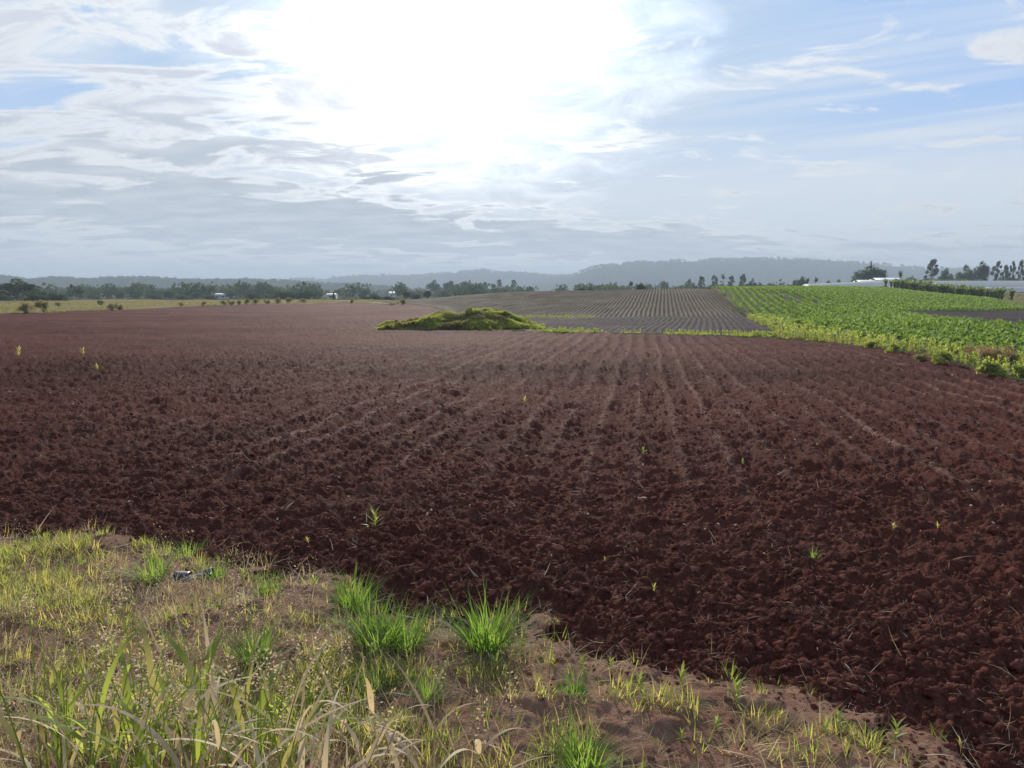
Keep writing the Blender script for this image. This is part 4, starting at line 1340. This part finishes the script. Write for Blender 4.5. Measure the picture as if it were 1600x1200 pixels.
# weeds and grass along the margin between ploughed field and crop
MARG = [(11.6, 33.4), (10.7, 31.4), (11.55, 27.4), (11.55, 21.6), (10.05, 14.9), (9.4, 10), (13.5, 10), (13.2, 16), (14.0, 33), (18.2, 54), (16.9, 56)]
mgrass = [tuft_mesh(100 + i, 30, 0.28, 0.012, 0.10, m, 0.6, 1.0, 3) for i, m in enumerate(['grass', 'yellowgrass', 'browngrass', 'greyweed'])]
mweed = [leafy(30 + i, 22, 0.20, 0.055, m, 0.35, 0.9) for i, m in enumerate(['weed', 'weed', 'grass'])]
rg = np.random.default_rng(33)
x = rg.uniform(8, 19, 16000); y = rg.uniform(10, 57, 16000)
k = inpoly(x, y, MARG); x, y = x[k], y[k]
scatter('margin_weeds', mgrass + mweed, np.stack([x, y, H(x, y) - 0.02], 1), rg.uniform(0.35, 0.85, len(x)), rg.uniform(0, 6.28, len(x)), 'tangle of grass and weeds between ploughed field and crop', tilt=0.12, seed=34)


def bush_meshes(i, mat, fine=0.05, n=1500, h=0.8, w=0.6):
    rg = np.random.default_rng(3300 + i)
    lobes = [(rg.normal(0, w * 0.35), rg.normal(0, w * 0.35), rg.uniform(0.2, 0.8) * h, *(rg.uniform(0.28, 0.45, 3) * w)) for q in range(9)]
    st, lf = MB(), MB()
    for l in lobes[:6]:
        st.tube([(0, 0, -0.03), (l[0] * 0.5, l[1] * 0.5, l[2] * 0.5), (l[0], l[1], l[2])], [0.02, 0.012, 0.005], 4)
    P = crown_points(lobes, n, rg, 0.4)
    P[:, 2] = np.maximum(P[:, 2], 0.02)
    lf.leafquads(P, rg.uniform(0.5, 1.2, n) * fine, 0.4, rg)
    return st.mesh('stems', M['bark']), lf.mesh('leaves', M[mat])


def bush(i, mat, X, Y, size, label, name='weed_bush', group=None, **kw):
    a, b = bush_meshes(i, mat, **kw)
    root = bpy.data.objects.new(name, None); COL.objects.link(root)
    root.location = (X, Y, float(H(X, Y))); root.scale = (size,) * 3; root.rotation_euler.z = random.uniform(0, 6.28)
    obj('stems', a, root); obj('leaves', b, root)
    return tag(root, label, 'bush', group)


def pbush(i, mat, px, py, wpx, label, **kw):
    X, Y, Z = hit(px, py)
    bush(i, mat, X, Y, wpx / FPX * Y / 1.35, label, **kw)


pbush(0, 'weed', 1247, 512, 24, 'dark leafy bush standing highest in the margin beside the crop')
pbush(1, 'weed', 1262, 522, 26, 'low spreading bush next to the highest margin bush')
pbush(2, 'greyweed', 1213, 515, 18, 'small dull bush at the bend of the ploughed field edge')
pbush(3, 'browngrass', 1225, 521, 16, 'small brown dried bush at the bend of the field edge')
pbush(4, 'weed', 1360, 545, 34, 'grey green bush in the margin midway along the crop')
pbush(5, 'weed', 1395, 553, 30, 'bright green bush midway along the crop margin')
pbush(6, 'browngrass', 1515, 562, 46, 'fluffy brown seeding grass clump in the margin', fine=0.03, n=2500)
pbush(7, 'browngrass', 1555, 573, 64, 'wider fluffy brown seeding clump beside a dull bush', fine=0.03, n=3000)
pbush(8, 'greyweed', 1582, 572, 42, 'dull bush behind the wider brown seeding clump')
pbush(9, 'weed', 1470, 572, 40, 'green leafy bush at the soil edge in front of the brown clumps')
pbush(10, 'weed', 1545, 592, 50, 'broad-leaved green bush at the soil edge below the brown clumps', fine=0.08)
pbush(11, 'weed', 1598, 592, 44, 'green bush beside the broad-leaved one at the soil edge', fine=0.07)
pbush(12, 'greyweed', 1440, 566, 30, 'dull green bush at the soil edge along the margin')

# grass fringe at the far end of the ploughed field
rg = np.random.default_rng(35)
t = rg.random(2600)
x = np.interp(t, np.linspace(0, 1, 6), [-1.5, 2.0, 5.0, 8.4, 10.5, 12.0]); y = np.interp(t, np.linspace(0, 1, 6), [37.6, 36.1, 35.0, 33.9, 32.8, 33.3])
k = (vnoise(t * 14, t * 0, 36) + np.where((t > 0.35) & (t < 0.52), -0.9, 0.35) > 0)
x = x[k] + rg.normal(0, 0.35, k.sum()); y = y[k] + rg.normal(0.2, 0.35, k.sum())
scatter('edge_grass', [mgrass[0], mgrass[0], mweed[2], mgrass[1]], np.stack([x, y, H(x, y) - 0.02], 1), rg.uniform(0.15, 0.5, len(x)), rg.uniform(0, 6.28, len(x)), 'bright grass fringe along the far edge of the ploughed field', tilt=0.1, seed=37)
rg = np.random.default_rng(38)
x = rg.uniform(-4, 6, 700); y = 56.5 + rg.normal(0, 0.5, 700)
scatter('strip_grass', [mgrass[0], mweed[2], mgrass[3]], np.stack([x, y, H(x, y) - 0.02], 1), rg.uniform(0.2, 0.5, len(x)), rg.uniform(0, 6.28, len(x)), 'thin grass line between grey strip and ridges', tilt=0.1, seed=39)

# ------------------------------------------------------------------ weed-covered mound
mound = bpy.data.objects.new('weed_mound', None); COL.objects.link(mound)
mx, my = -2.6, 40.5
mound.location = (mx, my, float(H(mx, my)))
mound.scale = (0.9, 1, 1)
nu, nv = 60, 36
U, W = np.meshgrid(np.linspace(-1, 1, nu), np.linspace(-1, 1, nv))
def mound_z(x, y):
    """height of the heap over its own centre line, x -4.6..4.6, y -2.6..2.6"""
    px_ = np.array([-4.8, -3.9, -2.6, -1.4, -0.2, 1.0, 2.0, 2.9, 3.8, 4.7]); hh = np.array([0.0, 0.3, 0.6, 0.85, 0.95, 1.2, 1.05, 0.75, 0.3, 0.0])
    return np.interp(x, px_, hh) * 0.72 * np.clip(1 - (y / 2.7) ** 2, 0, 1) ** 0.8 + 0.14 * fbm(x * 1.2, y * 1.2, 3, 400) * np.clip(1 - (y / 2.7) ** 2, 0, 1)
Xm, Ym = U.ravel() * 4.8, W.ravel() * 2.7
V = np.stack([Xm, Ym, mound_z(Xm, Ym) - 0.06], 1)
i, j = np.meshgrid(np.arange(nv - 1), np.arange(nu - 1), indexing='ij')
F = np.stack([i * nu + j, i * nu + j + 1, (i + 1) * nu + j + 1, (i + 1) * nu + j], -1).reshape(-1, 4)
obj('soil_heap', mesh_np('soil_heap', V, F, M['cropsoil'], True), mound)
mw = {'a': [leafy(50 + i, 22, 0.16, 0.05, 'weed', 0.10, 0.9) for i in range(2)] + mgrass[:2], 'b': [leafy(55, 22, 0.15, 0.04, 'greyweed', 0.2, 0.9), mgrass[3]]}
rg = np.random.default_rng(61)
x = rg.uniform(-4.8, 4.8, 10000); y = rg.uniform(-2.7, 2.7, 10000)
hh = mound_z(x, y)
k = hh > 0.02
x, y, hh = x[k], y[k], hh[k]
g = vnoise(x * 0.8, y * 1.4, 62) + 0.5 * vnoise(x * 2.3, y * 2.3, 63) - 0.15 + np.where((x > -1) & (x < 2.6) & (hh > 0.5), 0.4, 0) > 0.15
P = np.stack([x, y, hh - 0.08], 1)
wsc = np.clip(0.62 + 0.55 * vnoise(x * 1.6, y * 1.6, 66), 0.25, 1.15)
scatter('green_weeds', mw['a'], P[~g], wsc[~g], rg.uniform(0, 6.28, (~g).sum()), 'bright green weeds on the mound', mound, 0.2, 64)
scatter('dull_weeds', mw['b'], P[g], wsc[g], rg.uniform(0, 6.28, g.sum()), 'dull grey-brown weeds on the mound', mound, 0.2, 65)
tag(mound, 'long low mound overgrown with bright green weeds at the end of the ploughed field', 'mound')

# ------------------------------------------------------------------ meadow grass
mead = [tuft_mesh(120 + i, 22, 0.5, 0.045, 0.22, m, 0.6, 0.9, 2) for i, m in enumerate(['meadowgrass', 'meadowgrass', 'browngrass', 'meadowgrass'])]
rg = np.random.default_rng(71)
x = rg.uniform(-130, -14, 30000); y = rg.uniform(45, 195, 30000)
k = inpoly(x, y, MEADOW) & (x / y > -0.72); x, y = x[k], y[k]
sc = np.clip(0.55 + 0.5 * vnoise(x / 4, y / 9, 72), 0.2, 1.2)
scatter('meadow_grass', mead, np.stack([x, y, H(x, y) - 0.03], 1), sc, rg.uniform(0, 6.28, len(x)), 'rough yellowish grass of the meadow', tilt=0.1, seed=73)
for i, (px, py, w) in enumerate([(45, 489, 22), (72, 488, 24), (178, 484.5, 14), (190, 484, 14), (285, 479, 9), (320, 478, 9), (352, 477.5, 11), (364, 477, 11), (376, 477, 10), (388, 476.5, 11),
                                 (402, 476, 12), (420, 475.5, 11), (436, 475, 12), (452, 474.5, 11), (475, 474, 10), (551, 477, 9), (630, 482, 12), (160, 478, 12), (95, 479, 10)]):
    Y = CAM_H * FPX / (py - HOR); X = (px - 800) / FPX * Y
    bush(40 + i % 4, 'greyweed', X, Y, w / FPX * Y / 1.0, 'dark rounded tussock on the meadow edge by the ploughed soil', 'tussock', 'tussocks along the meadow edge', fine=0.06, n=900)
rg = np.random.default_rng(74)
x = rg.uniform(60, 145, 6000); y = rg.uniform(76, 160, 6000)
k = inpoly(x, y, STRIP); x, y = x[k], y[k]
scatter('margin_grass', mead, np.stack([x, y, H(x, y) - 0.03], 1), rg.uniform(0.3, 0.8, len(x)), rg.uniform(0, 6.28, len(x)), 'dry grass below the banana plants', tilt=0.1, seed=75)

# ------------------------------------------------------------------ banana plants
def banana_meshes(i):
    rg = np.random.default_rng(3600 + i)
    st, lf = MB(), MB()
    st.tube([(0, 0, -0.15), (0.03, 0, 0.6), (0.02, 0.03, 1.2)], [0.13, 0.11, 0.07], 7)
    n = 11
    lf.blades(np.tile([0.02, 0.03, 1.0], (n, 1)) + rg.normal(0, 0.03, (n, 3)), np.arange(n) * 2.4 + rg.normal(0, 0.3, n), rg.uniform(0.9, 1.5, n), rg.uniform(0.30, 0.42, n),
              np.linspace(0.9, 0.1, n), rg.uniform(0.7, 1.6, n), 6, 0.2, 0.45)
    n = 14
    b = np.tile([0.02, 0.03, 0.5], (n, 1)); b[:, 2] = np.linspace(0.1, 0.95, n)
    lf.blades(b, np.arange(n) * 2.4, rg.uniform(0.7, 1.1, n), rg.uniform(0.25, 0.38, n), rg.uniform(0.4, 1.2, n), rg.uniform(0.5, 1.4, n), 5, 0.2, 0.45)
    return st.mesh('stem', M['olive'], True), lf.mesh('leaves', M['banana'])


BAN = [banana_meshes(i) for i in range(4)]
for i in range(78):
    Y = 109.5 + (i // 3) * 1.24 + random.uniform(-0.3, 0.3); X = 67.6 + (i % 3) * 1.1 + random.uniform(-0.3, 0.3)
    root = bpy.data.objects.new('banana_plant', None); COL.objects.link(root)
    root.location = (X, Y, float(H(X, Y))); k_ = random.uniform(0.72, 0.95)
    root.scale = (k_ * 1.15, k_ * 1.15, k_); root.rotation_euler.z = random.uniform(0, 6.28)
    a, b = BAN[i % 4]
    obj('stem', a, root); obj('leaves', b, root)
    tag(root, 'broad-leaved banana plant in the dense line before the white greenhouse', 'banana plant', 'banana plants before the greenhouse')

# ------------------------------------------------------------------ greenhouses
def arch_span(name, parent, x0, x1, y0, y1, ze, zr, mat, shear=0.0):
    """one curved roof span, gutters along x; shear lowers its ridge towards x0"""
    n = 13
    V = []
    for X in np.linspace(x0, x1, 12):
        dz = -shear * (x1 - X) / (x1 - x0)
        for q in range(n):
            t = q / (n - 1)
            V.append((X, y0 + (y1 - y0) * t, ze + (zr - ze) * math.sin(math.pi * t) ** 0.8 + dz))
    i, j = np.meshgrid(np.arange(11), np.arange(n - 1), indexing='ij')
    F = np.stack([i * n + j, (i + 1) * n + j, (i + 1) * n + j + 1, i * n + j + 1], -1).reshape(-1, 4)
    return obj(name, mesh_np(name, V, F, mat, True), parent)


g1 = bpy.data.objects.new('greenhouse', None); COL.objects.link(g1)
g1.location = (136, 220, float(H(150, 220)))
bz = g1.location.z
def zpx(py, Y): return CAM_H + (HOR - py) / FPX * Y - bz
arch_span('roof_span', g1, -0.6, 60, -0.4, 5.6, zpx(456, 220), zpx(449, 223), M['white'])
arch_span('roof_span', g1, -12, 60, 5.8, 12.0, zpx(450, 226), zpx(442.5, 229), M['white'])
arch_span('roof_span', g1, -32, 60, 12.2, 18.4, zpx(445, 232), zpx(439, 235), M['white'])
wz = zpx(456, 220)
for i in range(20):
    x0 = i * 3.0
    mb = MB(); mb.box((x0 + 0.08, 0.0, -0.2), (x0 + 2.92, 0.08, wz - 0.05)); obj('wall_panel', mb.mesh('wall_panel', M['wall']), g1)
    mb = MB(); mb.box((x0 - 0.08, -0.06, -0.3), (x0 + 0.08, 0.14, wz + 0.05)); obj('post', mb.mesh('post', M['steel']), g1)
mb = MB(); mb.box((-0.2, -0.12, wz - 0.06), (60, -0.07, wz + 0.18)); obj('gutter', mb.mesh('gutter', M['white']), g1)
for (nm_, xx, y0, y1, z1) in (('end_wall', 0.0, 0.1, 5.5, wz), ('end_wall', -11.8, 5.9, 11.9, zpx(451, 226)), ('end_wall', -31.8, 12.3, 18.3, zpx(447, 232))):
    mb = MB(); mb.box((xx - 0.05, y0, -0.2), (xx + 0.05, y1, z1)); obj(nm_, mb.mesh(nm_, M['white']), g1)
mb = MB(); mb.box((-31.7, 12.3, -0.2), (-12, 12.4, zpx(447, 232))); obj('side_wall', mb.mesh('side_wall', M['wall']), g1)
mb = MB(); mb.box((-11.7, 5.9, -0.2), (-0.1, 6.0, zpx(451, 226))); obj('side_wall', mb.mesh('side_wall', M['wall']), g1)
tag(g1, 'white plastic greenhouse with dark netted side wall behind the banana plants', 'greenhouse')

g2 = bpy.data.objects.new('greenhouse', None); COL.objects.link(g2)
g2.location = (77, 200, float(H(85, 200)))
bz = g2.location.z
arch_span('roof_span', g2, 0, 24, 0, 9.0, zpx(446, 200), zpx(438, 204), M['white'], 1.0)
mb = MB(); mb.box((0.2, 0.25, -1.0), (23.9, 0.4, zpx(449, 200))); obj('side_wall', mb.mesh('side_wall', M['white']), g2)
mb = MB(); mb.box((23.8, 0.42, -1.0), (23.95, 8.8, zpx(447, 200))); obj('end_wall', mb.mesh('end_wall', M['white']), g2)
tag(g2, 'low white tunnel roof sloping down behind the green crop skyline', 'greenhouse')

# clipped hedge above the greenhouse roof
hd = bpy.data.objects.new('clipped_hedge', None); COL.objects.link(hd)
hd.location = (131, 246, float(H(131, 246)))
bz = hd.location.z
rg = np.random.default_rng(81)
mb = MB(); P = np.stack([rg.uniform(0, 14.5, 4200), rg.uniform(0, 2.4, 4200), rg.uniform(0, 1, 4200) ** 0.6 * zpx(436.5, 246)], 1)
P[:, 2] *= 1 + 0.05 * vnoise(P[:, 0], P[:, 1], 82)
mb.leafquads(P, rg.uniform(0.12, 0.28, 4200), 0.3, rg); obj('foliage', mb.mesh('foliage', M['olive']), hd)
mb = MB(); mb.tube([(7, 1.2, -0.3), (7, 1.2, 3)], [0.2, 0.1], 6); obj('trunk', mb.mesh('trunk', M['bark']), hd)
tag(hd, 'yellow green clipped hedge showing above the white greenhouse roof', 'hedge')


# ------------------------------------------------------------------ houses and sheds
def house(px0, px1, eave, ridge, Y, label, name, roofm, wallm, depth=8.0, windows=0, overhang=0.35):
    X0, X1 = (px0 - 800) / FPX * Y, (px1 - 800) / FPX * Y
    root = bpy.data.objects.new(name, None); COL.objects.link(root)
    root.location = (X0, Y, float(H((X0 + X1) / 2, Y)))
    b = root.location.z
    ze, zr, W = CAM_H + (HOR - eave) / FPX * Y - b, CAM_H + (HOR - ridge) / FPX * Y - b, X1 - X0
    ze = max(ze, 1.4); zr = max(zr, ze + 0.6)
    mb = MB()
    mb.add([(0, 0, -0.4), (W, 0, -0.4), (W, depth, -0.4), (0, depth, -0.4), (0, 0, ze), (W, 0, ze), (W, depth, ze), (0, depth, ze), (0, depth / 2, zr - 0.08), (W, depth / 2, zr - 0.08)],
           [(0, 1, 5, 4), (2, 3, 7, 6), (1, 2, 6, 5), (3, 0, 4, 7)], [(5, 6, 9), (7, 4, 8)])
    obj('wall', mb.mesh('wall', wallm), root)
    sl = (zr - ze) / (depth / 2)
    for sgn in (0, 1):
        o_ = overhang
        ya, za = (-o_, ze - sl * o_) if sgn == 0 else (depth + o_, ze - sl * o_)
        mb = MB()
        mb.add([(-o_, ya, za), (W + o_, ya, za), (W + o_, depth / 2, zr), (-o_, depth / 2, zr), (-o_, ya, za + 0.1), (W + o_, ya, za + 0.1), (W + o_, depth / 2, zr + 0.1), (-o_, depth / 2, zr + 0.1)],
               [(0, 1, 2, 3), (4, 5, 6, 7), (0, 1, 5, 4), (1, 2, 6, 5), (2, 3, 7, 6), (3, 0, 4, 7)])
        obj('roof', mb.mesh('roof', roofm), root)
    for q in range(windows):
        xw = W * (q + 0.5) / windows
        mb = MB(); mb.box((xw - 0.5, -0.03, ze * 0.4), (xw + 0.5, 0.02, ze * 0.8))
        w_ = obj('window', mb.mesh('window', M['glassdark']), root)
        mb = MB(); mb.box((xw - 0.56, -0.07, ze * 0.4 - 0.12), (xw + 0.56, 0.0, ze * 0.4 - 0.02)); obj('sill', mb.mesh('sill', M['plaster']), w_)
    return tag(root, label, 'building')


house(1372, 1408, 440, 434.5, 236, 'farmhouse with a pale grey metal roof beneath the very wide tree', 'farmhouse', M['roof'], M['plaster'], 9, 3)
house(1342, 1366, 442, 438, 232, 'small outbuilding with a pale roof beside the farmhouse', 'outbuilding', M['roof'], M['plaster'], 6, 2)
house(1408, 1428, 443, 439, 244, 'shed with a dull roof tucked by the ragged palm', 'shed', M['roof'], M['plaster'], 6, 1)
house(150, 170, 467.5, 464.5, 330, 'low white shed among the hazy trees, longest of the far pair', 'shed', M['white'], M['plaster'], 7, 2)
house(196, 208, 464, 460.5, 340, 'whitish hut between two thin hazy trees', 'hut', M['white'], M['plaster'], 5, 1)
house(218, 238, 466, 463, 345, 'long pale shed behind hazy bushes', 'shed', M['roof'], M['plaster'], 6, 2)
house(328, 356, 465, 459.5, 300, 'pale blue-white roofed barn beside a dark round tree', 'barn', M['white'], M['roof'], 9, 3)
house(512, 524, 467, 464, 300, 'tiny pale shed past the pair of dark bushy trees', 'shed', M['white'], M['plaster'], 5, 1)
house(609, 617, 459, 456, 420, 'tiny white house in the woods above the slope foot', 'house', M['white'], M['plaster'], 6, 1)
